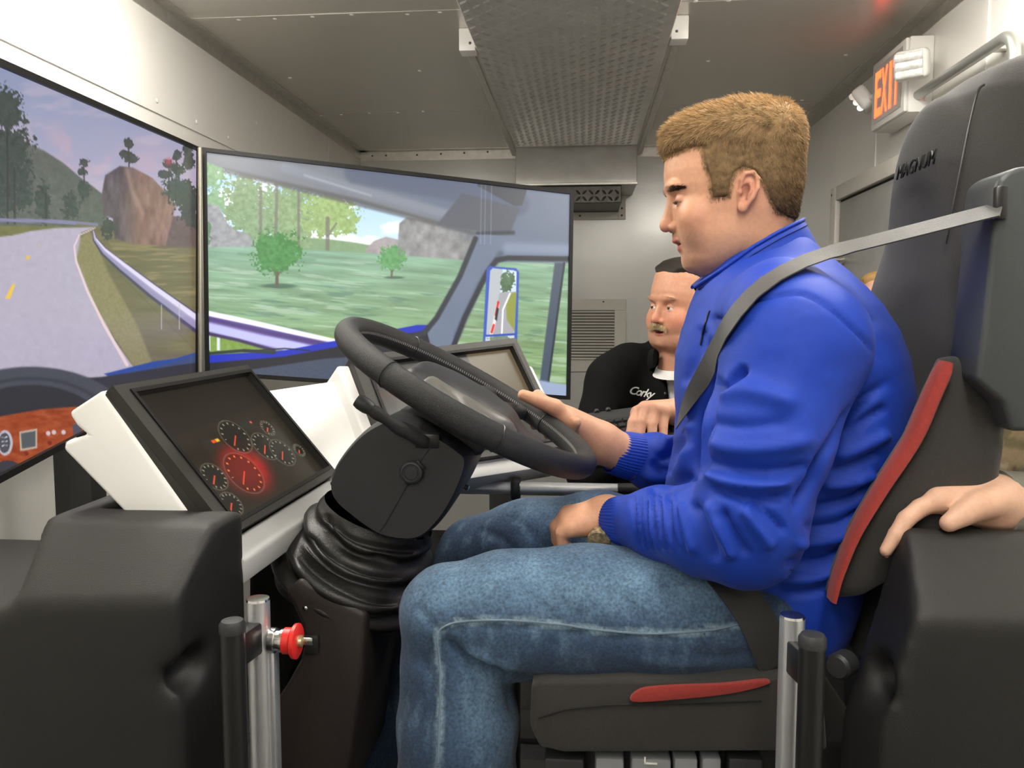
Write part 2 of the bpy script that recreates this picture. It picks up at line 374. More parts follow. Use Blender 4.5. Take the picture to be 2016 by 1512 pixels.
# rivets and screws
def dome(name, p, n, r, m, parent, h=0.35):
    return from_bm(name, lathe_bm(p, n, [(0, r), (r*h*0.6, r*0.85), (r*h, r*0.45), (r*h*1.1, 0)], 10), m, parent, True, None)
for u, v in ((470, 38), (541, 36), (615, 32), (692, 28), (802, 27), (866, 23), (571, 153), (826, 139), (632, 227), (672, 225), (727, 222), (783, 221), (833, 219),
             (1309, 4), (1369, 2), (1434, 1), (1394, 120), (1665, 108), (1579, 197), (1330, 215), (1310, 118)):
    p = onZ(u, v, ZC); dome('rivet', p, (0, 0, -1), 0.0085, m_rivet, ce)
for u, v in ((309, 198), (387, 240), (450, 271), (549, 252), (505, 243)): dome('rivet', onX(u, v, XL+.006), (1, 0, 0), 0.008, m_rivet, wl)
for u, v in ((733, 307), (821, 305), (914, 301), (1236, 297), (760, 306), (868, 303), (960, 299)): dome('screw', onY(u, v, YB-.004), (0, -1, 0), 0.006, m_screw, t2)

# ---- ceiling lights (the lamps that light the trailer, above the picture's frame)
names = ['long white ceiling light above the centre screen', 'long white ceiling light above the steering wheel side', 'long white ceiling light at the front end of the trailer', 'white ceiling light above the seat headrest side']
for i, ((x, y, lx, ly, e), lb) in enumerate(zip(LAMPS, names)):
    r = empty('ceiling_light', (x, y, ZC)); tag(r, lb, 'ceiling light', 'ceiling lights')
    box2('housing', (x-lx/2-.012, y-ly/2-.012, ZC-.018), (x+lx/2+.012, y+ly/2+.012, ZC), m_white_pl, r, .004)
    box2('diffuser', (x-lx/2, y-ly/2, ZC-.085), (x+lx/2, y+ly/2, ZC-.018), mat('lit_diffuser_%d' % i, (.9, .9, .9), .5, emit=LAMP_COL, estr=e), r, .012, 3)

# ---- diamond plate duct under the ceiling
duct = empty('ceiling_duct', (0.02, 3.4, ZC)); tag(duct, 'diamond plate duct cover running along the ceiling to the back wall', 'duct')
zd = 2.195
xa = onZ(868, 0, zd)[0]; xb = onZ(1292, 20, zd)[0]; xa, xb = -0.37, 0.27
ye = onZ(1120, 300, zd)[1]; ye = min(max(ye, 4.1), 4.4)
zl = 2.02                                                     # lower edge of the down-turned end
y2 = onZ(1125, 352, zl)[1]; y2 = min(y2, YB-.16)
prof = [(YF+1.5, ZC), (YF+1.5, zd), (ye, zd), (y2, zl), (y2, zl-.03), (y2+.02, zl-.03), (YB, zl-.03), (YB, ZC)]
prism('cover', [(xa, y, z) for y, z in prof], (xb-xa, 0, 0), m_tread, duct, 0.003, 1)
# raised treads on the underside
tv, tf = [], []
def tread(c, d, n, L=0.0185, W=0.0062, H=0.0034):
    s = np.cross(n, d); b = len(tv)
    for a, w_, h_ in ((-1, 0, 0), (-.3, -1, 0), (.3, -1, 0), (1, 0, 0), (.3, 1, 0), (-.3, 1, 0), (-.45, 0, 1), (.45, 0, 1)): tv.append(c+d*a*L+s*w_*W+n*h_*H)
    for f in ((0, 1, 6), (1, 2, 7, 6), (2, 3, 7), (3, 4, 7), (4, 5, 6, 7), (5, 0, 6)): tf.append(tuple(b+i for i in f))
pit = 0.034
def field(o, ex, ey, nx, ny, n):
    for i in range(nx):
        for j in range(ny):
            d = nrm(ex*(1 if (i+j) % 2 else -1)+ey); tread(o+ex*(i+.5)*pit+ey*(j+.5)*pit, d, n)
nx = int((xb-xa)/pit)
field(V3((xa, 2.1, zd)), V3((1, 0, 0)), V3((0, 1, 0)), nx, int((ye-2.1)/pit), V3((0, 0, -1)))
sl = nrm(V3((0, y2-ye, zl-zd))); field(V3((xa, ye, zd)), V3((1, 0, 0)), sl, nx, int(np.linalg.norm((y2-ye, zl-zd))/pit), nrm(np.cross(V3((1, 0, 0)), sl))*-1 if np.cross(V3((1, 0, 0)), sl)[2] > 0 else nrm(np.cross(V3((1, 0, 0)), sl)))
to = mesh('tread_relief', tv, tf, m_tread, duct, False); to['kind'] = 'stuff'
box2('end_lip', (xa-.004, y2-.006, zl-.034), (xb+.004, y2+.012, zl-.02), m_trim, duct, .002, 1)
# end box on the back wall: dark tread plate with a pale frame
p0 = onY(1030, 352, YB); p1 = onY(1217, 418, YB); x0, x1, z0 = p0[0], p1[0], p1[2]
eb = empty('duct_end_box', ((x0+x1)/2, YB, z0)); tag(eb, 'dark diamond plate box with pale frame under the ceiling duct on back wall', 'duct box')
box2('box', (x0, y2+.03, z0), (x1, YB, zl-.031), m_black_tread, eb, .003, 1)
tv, tf = [], []
field(V3((x0, y2+.03, z0+.006)), V3((1, 0, 0)), V3((0, 0, 1)), int((x1-x0)/pit), int((zl-.035-z0)/pit), V3((0, -1, 0)))
o = mesh('tread_relief', tv, tf, m_black_tread, eb, False); o['kind'] = 'stuff'
fr = 0.042
box2('frame_right', (x1, YB-.02, z0-fr), (x1+fr, YB, ZC-.06), m_offwhite, eb, .002, 1)
box2('frame_left', (x0-fr, YB-.02, z0-fr), (x0, YB, ZC-.06), m_offwhite, eb, .002, 1)
box2('frame_bottom', (x0, YB-.02, z0-fr), (x1, YB, z0), m_offwhite, eb, .002, 1)
for x, z in ((x1+.02, z0+.02), (x1+.02, z0-.02), (x1-.22, z0-.02), (x1+.02, z0+.18)): dome('screw', (x, YB-.02, z), (0, -1, 0), .006, m_screw, eb)
# slim raceways along the duct with white end caps
for sx, xx, (cu, cv), lb in ((-1, xa, (905, 92), 'slim aluminium raceway with white end cap along the left side of ceiling duct'), (1, xb, (1284, 70), 'slim aluminium raceway with white end cap along the right side of ceiling duct')):
    yc = onZ(cu, cv, ZC-.05)[1]
    r = empty('raceway', (xx+sx*.03, yc, ZC)); tag(r, lb, 'raceway', 'raceways beside the ceiling duct')
    box2('channel', (min(xx+sx*.004, xx+sx*.05), yc, ZC-.05), (max(xx+sx*.004, xx+sx*.05), YB-.06, ZC), m_trim, r, .003, 1)
    box2('channel_ridge', (min(xx+sx*.018, xx+sx*.03), yc, ZC-.056), (max(xx+sx*.018, xx+sx*.03), YB-.06, ZC-.048), m_trim, r, .002, 1)
    e = box2('end_cap', (min(xx+sx*.002, xx+sx*.058), yc-.035, ZC-.075), (max(xx+sx*.002, xx+sx*.058), yc+.03, ZC), m_white_pl, r, .004)
    dome('screw', (xx+sx*.02, yc-.035, ZC-.05), (0, -1, 0), .005, m_screw, e)

# ---- return air grille on the back wall
g = empty('vent_grille', onY(1175, 690, YB)); tag(g, 'off white slatted vent grille on the back wall beside the screen', 'vent')
a = onY(1060, 589, YB); b = onY(1231, 732, YB); ia = onY(1075, 611, YB); ib = onY(1209, 709, YB)
xo0, xo1, zo1, zo0 = a[0], b[0], a[2], b[2]; xi0, xi1, zi1, zi0 = ia[0], ib[0], ia[2], ib[2]
for nm, q in (('frame', ((xo0, zi1), (xo1, zo1))), ('frame', ((xo0, zo0), (xo1, zi0))), ('frame', ((xo0, zi0), (xi0, zi1))), ('frame', ((xi1, zi0), (xo1, zi1)))):
    box2(nm, (q[0][0], YB-.014, q[0][1]), (q[1][0], YB, q[1][1]), m_offwhite, g, .002, 1)
box2('backing', (xi0, YB-.002, zi0), (xi1, YB-.0005, zi1), mat('vent_dark', (.10, .095, .085), .8), g)
ns = 17; ph = (zi1-zi0)/ns
bm = bmesh.new(); box_bm((0, 0, 0), ((xi1-xi0)/2, .0075, .0014), np.array([[1, 0, 0], [0, .78, .62], [0, -.62, .78]]), bm); sm = bpy.data.meshes.new('slat'); bm.to_mesh(sm); bm.free(); sm.materials.append(m_offwhite)
for i in range(ns):
    o = link('slat', sm, None, g); o.location = ((xi0+xi1)/2, YB-.0085, zi0+(i+.5)*ph)
for u, v in ((1188, 594), (1188, 727), (1080, 594)): p = onY(u, v, YB-.014); dome('screw', p, (0, -1, 0), .005, m_screw, g)

# ---- door in the right wall
ya = onX(1649, 372, XR)[1]; zt = onX(1649, 372, XR)[2]; yb_ = ya-0.86
dr = empty('door_1', (XR, (ya+yb_)/2, 0)); struct(dr)
fw = 0.075
box2('door_frame', (XR-.03, ya-fw, 0), (XR, ya, zt), m_offwhite, dr, .004)
box2('door_frame', (XR-.03, yb_, 0), (XR, yb_+fw, zt), m_offwhite, dr, .004)
box2('door_frame', (XR-.03, yb_+fw, zt-.06), (XR, ya-fw, zt), m_offwhite, dr, .004)
box2('door_leaf', (XR-.012, yb_+fw+.008, .01), (XR-.002, ya-fw-.008, zt-.07), m_grey_door, dr, .002)
box2('gasket', (XR-.006, yb_+fw, .005), (XR-.001, ya-fw, zt-.06), mat('door_gasket', (.02, .02, .02), .8), dr)
kp = onX(1706, 500, XR-.02); k = lathe('door_handle', (XR-.012, ya-fw-.07, kp[2]), (-1, 0, 0), [(0, .025), (.008, .025), (.012, .012), (.04, .012), (.044, .024), (.06, .026), (.068, .016), (.069, 0)], m_trim, dr)
for zz in (zt-.03, zt-.3): dome('screw', (XR-.03, ya-.02, zz), (-1, 0, 0), .006, m_screw, dr)

# ---- exit sign with two emergency lamp heads on the right wall
xs = XR-0.075
q0 = onX(1725, 200, xs); q1 = onX(1786, 180, xs); yf_, yn = q0[1], q1[1]
zb = onX(1727, 252, xs)[2]; ztp = onX(1727, 133, xs)[2]
ex = empty('exit_sign', (XR, (yf_+yn)/2, zb)); tag(ex, 'white exit sign box with red EXIT letters mounted on right wall', 'exit sign')
box2('housing', (xs, yn-.012, zb-.012), (XR, yf_+.012, ztp+.012), m_white_pl, ex, .006)
box2('face_frame', (xs-.012, yn-.008, zb-.008), (xs, yf_+.008, ztp+.008), m_white_pl, ex, .004)
m_exitface = mat('exit_face', (.55, .53, .5), .4)
box2('face', (xs-.0135, yn+.012, zb+.012), (xs-.011, yf_-.012, ztp-.012), m_exitface, ex)
m_exitred = mat('lit_red_letters', (.8, .05, .02), .4, emit=(1.0, .075, .02), estr=4.5)
wdt = yf_-yn
hgt = ztp-zb
for ch, off in (('E', .10), ('X', .31), ('I', .57), ('T', .68)):
    o = text_mesh('letter', ch, 1.0, 0.0, m_exitred, ex, (0, 0, 0), (1, 0, 0), (0, 1, 0), 0, .02); me = o.data
    c = np.array([v.co[:] for v in me.vertices]); c -= c.min(0); s = c.max(0); tw = wdt*(.07 if ch == 'I' else .2); c[:, 0] *= tw/s[0]; c[:, 1] *= hgt*.72/s[1]
    for vtx, q in zip(me.vertices, c): vtx.co = (xs-.0150, yf_-wdt*off-q[0], zb+hgt*.14+q[1])
dome('status_light', (XR-.035, yn-.0125, zb+.03), (0, -1, 0), .004, mat('red_led', (.8, .02, .02), .4, emit=(1, .05, .03), estr=1), ex)
box2('test_plate', (XR-.026, yn-.014, zb+.02), (XR-.014, yn-.011, zb+.07), m_white_pl, ex, .002)
m_refl = mat('chrome_reflector', (.85, .85, .85), .15, .9, 0.2, 80); m_lens = mat('lamp_lens', (.85, .85, .83), .25, 0, .2, 60, .8, 120, coat=.5)
def lamp_head(c, aim, nm):
    aim = nrm(aim); side = nrm(np.cross(aim, (0, 0, 1))); up = np.cross(side, aim); c = V3(c)
    hd = empty(nm, c); hd.parent = ex; hd.matrix_parent_inverse = Matrix.Translation(-world_loc(ex))
    h = box('shell', c-aim*.012, (.047, .024, .042), m_white_pl, hd, [side, aim, up], .016, 4)
    for k in range(3): tube('lens', [c+aim*.012+up*(.024-.024*k)-side*.036, c+aim*.0135+up*(.024-.024*k), c+aim*.012+up*(.024-.024*k)+side*.036], .0125, m_refl if nm == 'far' else m_lens, hd, 10)
    return h
import types
def lamp_head2(c, aim, m):
    aim = nrm(aim); side = nrm(np.cross(aim, (0, 0, 1))); up = np.cross(side, aim); c = V3(c)
    h = box('lamp_head', c-aim*.014, (.05, .028, .045), m_white_pl, ex, [side, aim, up], .017, 4)
    for k in range(3): tube('lens', [c+aim*.013+up*(.026-.026*k)-side*.038, c+aim*.0145+up*(.026-.026*k), c+aim*.013+up*(.026-.026*k)+side*.038], .013, m, h, 10)
nh = onX(1793, 128, xs-.03); fh = onX(1694, 201, xs+.0)
lamp_head2(nh, (-.55, -.8, -.25), m_lens); lamp_head2(fh, (-.75, .3, -.55), m_refl)
tube('arm', [(xs+.02, yn-.01, nh[2]-.01), nh+V3((.02, .03, 0))], .012, m_white_pl, ex, 10); tube('arm', [(xs+.03, yf_+.01, fh[2]), fh+V3((.02, -.02, 0))], .012, m_white_pl, ex, 10)

# ---- grab rail / conduit on the right wall
xr = XR-.045
a = onX(1826, 172, xr); b = onX(1975, 80, xr); c = onX(2012, 130, xr); d = onX(2012, 420, xr)
a2 = V3((xr, a[1]+.25, b[2])); b[0] = xr; zz = (a[2]+b[2])/2
pts = [V3((xr, a[1]+.15, zz)), V3((xr, b[1], zz))]+[V3((xr, b[1]-.06*math.sin(t), zz-.06+.06*math.cos(t))) for t in np.linspace(.2, 1.57, 7)]+[V3((xr, b[1]-.06, zz-1.0))]
cr = empty('wall_rail', (XR, b[1], zz)); tag(cr, 'bent grey steel rail on the right wall behind the seat headrest', 'rail')
tube('rail', pts, .0155, mat('grey_steel_tube', (.42, .43, .40), .35, .7), cr, 14)
for y in (b[1]+.08, a[1]+.1): tube('standoff', [(xr, y, zz), (XR, y, zz)], .01, m_trim, cr, 10)

# ================================================================== television screens (picture painted as colours on a fine grid of the panel)
m_bezel = mat('black_gloss_bezel', (.008, .0075, .007), .5, 0, 0, spec=.25); m_tvback = mat('black_tv_back', (.02, .02, .02), .5)
m_screen = mat('lit_screen', (.01, .01, .01), .35, emit_attr='col', estr=1.06, spec=.4)
C0 = np.zeros(3)
class Paint:
    def __init__(s, u, v): s.u, s.v = u, v; s.c = np.zeros(u.shape+(3,)); s.n1 = noise2(u/9., v/9., 4); s.n2 = noise2(u/40., v/40., 4, 3.3); s.n3 = noise2(u/3.2, v/3.2, 3, 9.1); s.ns = noise2(u/60., v/7., 4, 5.5)
    def mix(s, m, col, I=None):
        col = np.asarray(col, float)
        if I is None: s.c = s.c*(1-m[..., None])+col*m[..., None]
        else: s.c[I] = s.c[I]*(1-m[..., None])+(col[I] if col.ndim > 1 and len(col) == len(s.c) else col)*m[..., None]
    def near(s, p, pad):
        a = np.asarray(p, float); return np.flatnonzero((s.u > a[:, 0].min()-pad) & (s.u < a[:, 0].max()+pad) & (s.v > a[:, 1].min()-pad) & (s.v < a[:, 1].max()+pad))
    def poly(s, p, col, soft=1.5, op=1.0):
        I = s.near(p, soft+1)
        if len(I): s.mix(polysoft(s.u[I], s.v[I], p, soft)*op, col, I)
    def line(s, p, w, col, soft=1.2, op=1.0, w2=None):
        I = s.near(p, max(w, w2 or 0)+soft+1)
        if not len(I): return
        d, t = seg_dist(s.u[I], s.v[I], p); ww = w if w2 is None else w+(w2-w)*t; s.mix(sstep(soft, -soft, d-ww)*op, col, I)
    def tex(s, base, amp, n): return np.asarray(base, float)+((n-.5)*2*amp)[..., None]
    def blob(s, cx, cy, rx, ry, col, rough=.5, amp=35, seed=0, dens=0.0, op=1.0):
        """leafy crown"""
        I = s.near([(cx-rx, cy-ry), (cx+rx, cy+ry)], .7*max(rx, ry))
        if not len(I): return
        u, v = s.u[I], s.v[I]; r = np.hypot((u-cx)/rx, (v-cy)/ry)+(noise2(u/10.+seed, v/10., 4, seed+.7)-.5)*2.7*rough+(s.n3[I]-.5)*.95-dens
        s.mix(sstep(1.02, .9, r)*op, s.tex(col, amp, noise2(u/6.+seed*3, v/6., 3, seed+2.2)), I)
def paint_centre(u, v):
    p = Paint(u, v); t = np.clip((v-120)/330, 0, 1)[..., None]
    p.c[:] = np.array([126, 136, 166])*(1-t)+np.array([168, 158, 178])*t
    cl = sstep(.45, .7, p.n2)*sstep(200, 260, v+u*-.2)
    p.mix(cl*.6, (176, 152, 168)); p.mix(sstep(.55, .75, noise2(u/70., v/25., 4, 8.1))*.35, (190, 170, 182))
    hill = [(-400, 250), (-60, 262), (0, 270), (50, 282), (86, 296), (125, 321), (154, 346), (179, 364), (204, 384), (215, 455), (-400, 470)]
    p.poly(hill, p.tex((86, 90, 84), 16, p.n1), 2)
    for i, (x, y, rx, ry) in enumerate(((6, 200, 32, 26), (20, 235, 34, 20), (-60, 200, 60, 60), (12, 290, 48, 40), (15, 350, 50, 55), (45, 390, 22, 30), (5, 395, 30, 30), (85, 400, 14, 40), (140, 405, 16, 30), (165, 375, 14, 20))): p.blob(x, y, rx, ry, (58, 66, 62), .55, 16, i)
    for (x, a, b) in ((14, 250, 440), (28, 330, 440), (90, 380, 430)): p.line([(x, a), (x+1, b)], 1.6, (50, 48, 50))
    p.line([(-400, 432), (0, 433), (110, 436), (190, 443)], 3.5, (120, 118, 150))
    p.poly([(-400, 440), (190, 446), (140, 455), (0, 466), (-400, 540)], p.tex((104, 102, 60), 12, p.n1))
    p.poly([(150, 440), (400, 470), (400, 760), (250, 760)], p.tex((104, 96, 70), 14, p.ns), 3)
    p.mix(polysoft(u, v, [(215, 478), (400, 484), (400, 620), (230, 510)], 5)*sstep(.5, .7, noise2(u/50.+v/30., v/5., 4, 2.2))*.6, (150, 132, 92))
    rock = [(200, 384), (207, 345), (236, 327), (262, 330), (300, 350), (322, 374), (346, 404), (338, 438), (326, 484), (262, 480), (226, 470), (222, 430), (204, 424)]
    sh = np.clip((u-235)/40, 0, 1)
    p.poly([(300, 440), (338, 425), (385, 430), (400, 488), (318, 486)], p.tex((96, 80, 78), 16, p.n1), 2)
    base = np.array([84, 72, 80])*(1-sh[..., None])+np.array([128, 98, 90])*sh[..., None]+((noise2(u/12., v/30., 5, 4.4)-.5)*70)[..., None]
    m = polysoft(u, v, rock, 2); p.mix(m, base); p.line([(250, 335), (262, 380), (280, 420)], 4, (170, 140, 125), 5, .5); p.line([(330, 400), (320, 440), (312, 470)], 3, (165, 130, 110), 4, .4)
    for i, (x, y, rx, ry) in enumerate(((253, 280, 10, 12), (247, 305, 14, 10), (256, 312, 14, 9), (166, 322, 9, 9), (164, 338, 10, 10), (330, 322, 10, 8), (326, 344, 14, 9), (348, 305, 10, 10), (350, 335, 14, 12), (345, 375, 24, 30), (368, 395, 24, 40), (372, 310, 12, 24), (375, 420, 16, 30), (212, 450, 14, 22))): p.blob(x, y, rx, ry, (62, 66, 62), .5, 14, i+20)
    for a in ([(253, 290), (254, 328)], [(347, 310), (346, 400)], [(333, 320), (332, 400)], [(165, 330), (166, 360)]): p.line(a, 1.3, (58, 52, 54))
    p.mix(sstep(12, 2, np.hypot(u-332, v-318))*.6, (190, 70, 80))
    road = [(-400, 640), (-400, 560), (0, 470), (60, 455), (110, 449), (188, 447), (160, 458), (147, 475), (146, 500), (165, 560), (190, 610), (225, 670), (258, 716), (300, 760), (-400, 1000)]
    p.poly(road, p.tex((166, 158, 176), 8, p.n1), 2); p.mix(polysoft(u, v, [(158, 470), (175, 455), (186, 470), (215, 540), (270, 640), (310, 740), (262, 720), (190, 610), (150, 510)], 4), p.tex((128, 120, 84), 12, p.n3))
    p.line([(187, 449), (156, 463), (146, 485), (150, 515), (172, 573), (205, 640), (250, 718)], .8, (214, 190, 192), 1.2, .95, 3.2)
    p.poly([(24, 560), (30, 560), (20, 588), (10, 588)], (220, 180, 60)); p.poly([(52, 503), (60, 503), (57, 511), (50, 511)], (205, 170, 90)); p.poly([(76, 481), (80, 481), (79, 484), (75, 484)], (195, 165, 110))
    rail = [(184, 456), (187, 470), (205, 492), (240, 520), (300, 566), (392, 632)]
    p.line([(184, 462), (195, 490), (240, 545), (310, 615), (385, 690)], .8, (88, 80, 66), 1.5, .8)
    p.line([(x_, y_+8*i_/5) for i_, (x_, y_) in enumerate(rail)], 1.5, (64, 54, 84), 1.5, 1, 17); p.line([(x_, y_-1) for x_, y_ in rail], .8, (208, 200, 224), 1.5, 1, 7); p.line([(x_, y_+12*i_/5) for i_, (x_, y_) in enumerate(rail)], .4, (150, 142, 178), 1.5, .9, 7)
    for x in (318, 353): p.line([(x, 600), (x, 648)], 1, (180, 176, 180), 1, .7)
    p.poly([(205, 736), (300, 712), (345, 706), (400, 690), (400, 725), (220, 745)], (38, 66, 138), 1.5); p.poly([(330, 716), (400, 695), (400, 740), (250, 740)], (60, 70, 96), 2, .8)
    p.poly([(-400, 780), (200, 742), (330, 722), (400, 712), (400, 1000), (-400, 1000)], (44, 42, 52), 2)
    # steering wheel and wooden dash of the picture
    r = np.hypot((u-60)/205, (v-850)/128); p.mix(sstep(1.02, .98, r), p.tex((62, 64, 74), 7, p.n3)); p.mix(sstep(.05, .0, np.abs(r-.82))*.6, (40, 40, 50)); p.mix(sstep(.74, .70, r), (36, 35, 44))
    wood = [(-400, 860), (-60, 826), (0, 820), (80, 806), (160, 800), (240, 800), (240, 880), (145, 886), (0, 922), (-400, 1000)]
    p.poly(wood, p.tex((142, 60, 28), 34, noise2(u/14., v/5., 5, 6.6)), 2)
    p.mix(sstep(1.05, .95, np.hypot((u-10)/15, (v-872)/25)), (170, 165, 175)); p.mix(sstep(1.05, .95, np.hypot((u-9)/11, (v-872)/20)), (66, 66, 76))
    for k in (862, 870, 878): p.line([(4, k), (14, k-2)], .8, (200, 200, 210))
    p.poly([(38, 850), (73, 844), (73, 882), (40, 888)], (176, 165, 150)); p.poly([(41, 853), (70, 848), (70, 879), (43, 884)], (74, 78, 82))
    for x, y in ((95, 853), (106, 851), (125, 851)): p.mix(sstep(6, 3, np.hypot(u-x, v-y)), (190, 170, 180))
    for x, y in ((98, 872), (52, 893)): p.mix(sstep(6, 3, np.hypot(u-x, v-y)), (110, 30, 25))
    p.mix(sstep(1, .9, np.hypot((u-98)/20, (v-892)/8)), (80, 74, 84)); p.mix(sstep(1, .9, np.hypot((u-15)/24, (v-918)/12)), (50, 48, 58)); p.poly([(142, 836), (160, 832), (160, 856), (146, 862)], (70, 70, 84))
    return p.c
def paint_right(u, v):
    p = Paint(u, v); t = np.clip((v-300)/200, 0, 1)[..., None]
    p.c[:] = np.array([150, 196, 246])*(1-t)+np.array([206, 226, 246])*t
    p.mix(sstep(.44, .6, noise2(u/60., v/28., 4, 1.7)), (246, 250, 254))
    hill = [(395, 455), (640, 470), (690, 476), (760, 488), (960, 500), (960, 560), (395, 560)]
    p.poly(hill, p.tex((128, 156, 118), 10, p.n1), 2)
    p.poly([(720, 490), (735, 475), (760, 466), (785, 472), (790, 500), (722, 503)], p.tex((158, 150, 152), 22, p.n1), 2)
    p.poly([(782, 500), (786, 440), (800, 428), (840, 432), (950, 462), (950, 525), (820, 512)], p.tex((138, 138, 138), 36, noise2(u/14., v/18., 5, 3.9)), 2)
    for i, (x, y, rx, ry, c) in enumerate(((480, 400, 44, 60, (128, 154, 112)), (560, 420, 56, 70, (136, 162, 118)), (500, 440, 44, 40, (128, 156, 116)), (590, 470, 20, 30, (132, 158, 116)), (410, 340, 30, 40, (126, 166, 120)), (415, 395, 30, 26, (130, 168, 126)), (650, 415, 52, 44, (150, 176, 112)), (632, 440, 36, 26, (152, 176, 116)), (675, 440, 34, 22, (150, 176, 112)))): p.blob(x, y, rx, ry, c, .55, 26, i+40)
    for a, w_ in (([(513, 370), (513, 500)], 3), ([(545, 360), (543, 470)], 3), ([(588, 380), (588, 500)], 2.5), ([(645, 430), (645, 492)], 4), ([(645, 465), (662, 440)], 2)): p.line(a, w_, (116, 110, 104), 1.5, .75)
    p.poly([(398, 400), (430, 405), (448, 440), (460, 452), (490, 462), (505, 484), (470, 490), (398, 486)], p.tex((150, 152, 156), 30, p.n1), 2); p.blob(405, 455, 14, 24, (96, 130, 100), .5, 15, 77)
    g = [(395, 487), (500, 486), (700, 496), (960, 516), (1130, 500), (1130, 800), (395, 800)]
    tt = np.clip((v-490)/220, 0, 1)[..., None]; gc = np.array([128, 164, 140])*(1-tt)+np.array([128, 156, 108])*tt
    st = noise2((u+v*.4)/95., (v-u*.09)/7., 5, 2.9); st2 = noise2((u+v*.4)/70., (v-u*.09)/5., 4, 7.9)
    gc = gc+((st-.5)*64)[..., None]*np.array([.8, 1, .9]); m = polysoft(u, v, g, 2); p.mix(m, gc)
    p.mix(m*sstep(.58, .72, st2)*.45*sstep(500, 530, v), (192, 210, 192)); p.mix(m*sstep(.6, .75, noise2((u+v*.4)/60., (v-u*.09)/6., 4, 12.9))*.4*sstep(540, 570, v), (70, 108, 98))
    p.line([(470, 500), (620, 512)], 2, (84, 128, 104), 4, .5)
    for x, y, c, k in ((546, 497, (70, 132, 70), 1), (772, 508, (92, 150, 92), 2)):
        s = 1 if k == 1 else .58
        p.mix(sstep(1.1, .5, np.hypot((u-x-4)/(42*s), (v-y-66*s)/(6*s)))*.7, (52, 84, 68)); p.line([(x, y+10*s), (x-1, y+66*s)], 3.2*s, (96, 88, 74), 1.5)
        p.line([(x-16*s, y+24*s), (x, y+46*s), (x+16*s, y+24*s)], 1.5*s, (96, 88, 74), 1.5)
        p.blob(x, y, 44*s, 40*s, c, .4, 24, 90+k, .05); p.blob(x-10*s, y+14*s, 34*s, 20*s, c, .4, 24, 95+k)
    # guard rail and bonnet
    p.poly([(395, 640), (720, 668), (720, 720), (395, 720)], p.tex((122, 152, 70), 22, p.n1), 2)
    for x in (411, 430): p.poly([(x-3, 655), (x+3, 655), (x+3, 690), (x-3, 690)], (214, 222, 232))
    p.poly([(398, 612), (500, 634), (700, 678), (760, 690), (560, 692), (398, 655)], (92, 80, 142), 2); p.poly([(398, 628), (500, 652), (640, 686), (560, 690), (398, 650)], (186, 186, 238), 4); p.line([(396, 614), (500, 636), (710, 684)], 5, (244, 244, 255), 2); p.line([(396, 626), (520, 655), (700, 688)], 5, (70, 46, 110), 4, .75); p.line([(396, 654), (470, 670), (540, 690)], 3, (60, 44, 84), 2)
    p.poly([(395, 700), (560, 690), (820, 640), (900, 640), (900, 760), (395, 760)], (20, 40, 176), 1.5); p.line([(400, 697), (480, 690), (540, 694)], 3, (38, 52, 44), 1.5); p.line([(480, 692), (560, 686), (610, 690)], 1.2, (30, 34, 40)); p.poly([(395, 716), (560, 702), (840, 650), (900, 800), (395, 800)], (26, 28, 38), 2); p.poly([(395, 742), (640, 706), (900, 690), (900, 820), (395, 820)], p.tex((62, 72, 92), 6, p.n3), 2)
    # cab lining around the windscreen
    top = [(395, 280), (1140, 280), (1140, 520), (985, 512), (940, 480), (936, 462), (880, 446), (800, 424), (700, 398), (600, 374), (500, 350), (440, 332), (395, 314)]
    p.poly(top, p.tex((118, 122, 130), 5, p.n2), 2); p.mix(polysoft(u, v, [(650, 320), (1140, 330), (1140, 500), (940, 470), (820, 400), (700, 350)], 26)*.8, (96, 108, 130))
    p.mix(polysoft(u, v, [(440, 330), (700, 390), (935, 455), (935, 464), (700, 405), (440, 340)], 4)*.75, (84, 84, 84))
    p.line([(560, 330), (700, 372), (905, 428)], 9, (128, 134, 146), 6, .9); p.line([(700, 340), (880, 372), (1020, 402)], 22, (84, 92, 112), 6, .75); p.poly([(940, 360), (1038, 372), (1028, 404), (1014, 406), (940, 366)], (68, 72, 80), 2); p.poly([(910, 380), (1024, 410), (1004, 460), (985, 462), (860, 442)], (84, 88, 98), 3); p.line([(940, 460), (1010, 458)], 4, (46, 50, 60), 3, .8)
    p.line([(600, 345), (730, 385)], 2, (170, 174, 180), 3, .6)
    pil = [(936, 462), (960, 462), (1130, 478), (1130, 517), (990, 516), (972, 520), (945, 560), (905, 640), (885, 690), (850, 690), (840, 650), (880, 590), (920, 520)]
    p.poly(pil, p.tex((104, 116, 136), 4, p.n2), 2); p.line([(936, 470), (905, 545), (860, 625), (835, 656), (815, 662)], 5, (42, 46, 56), 2.5); p.line([(1000, 488), (1120, 492)], 10, (128, 140, 162), 7, .9); p.line([(985, 500), (945, 560), (900, 660)], 6, (74, 84, 102), 5, .8); p.line([(1130, 510), (1000, 508), (978, 512), (960, 535), (915, 625), (890, 690)], 5, (38, 42, 52), 2.5)
    # mirror
    p.poly([(958, 530), (964, 524), (1016, 528), (1022, 536), (1018, 680), (950, 690)], (52, 84, 178), 1.5)
    mr = [(965, 533), (970, 528), (1012, 532), (1017, 538), (1013, 656), (957, 660)]
    p.poly(mr, (176, 182, 186), 1); p.poly([(990, 530), (1017, 534), (1016, 578), (984, 578)], (196, 216, 234), 1); p.blob(1000, 555, 14, 22, (84, 110, 80), .5, 24, 60)
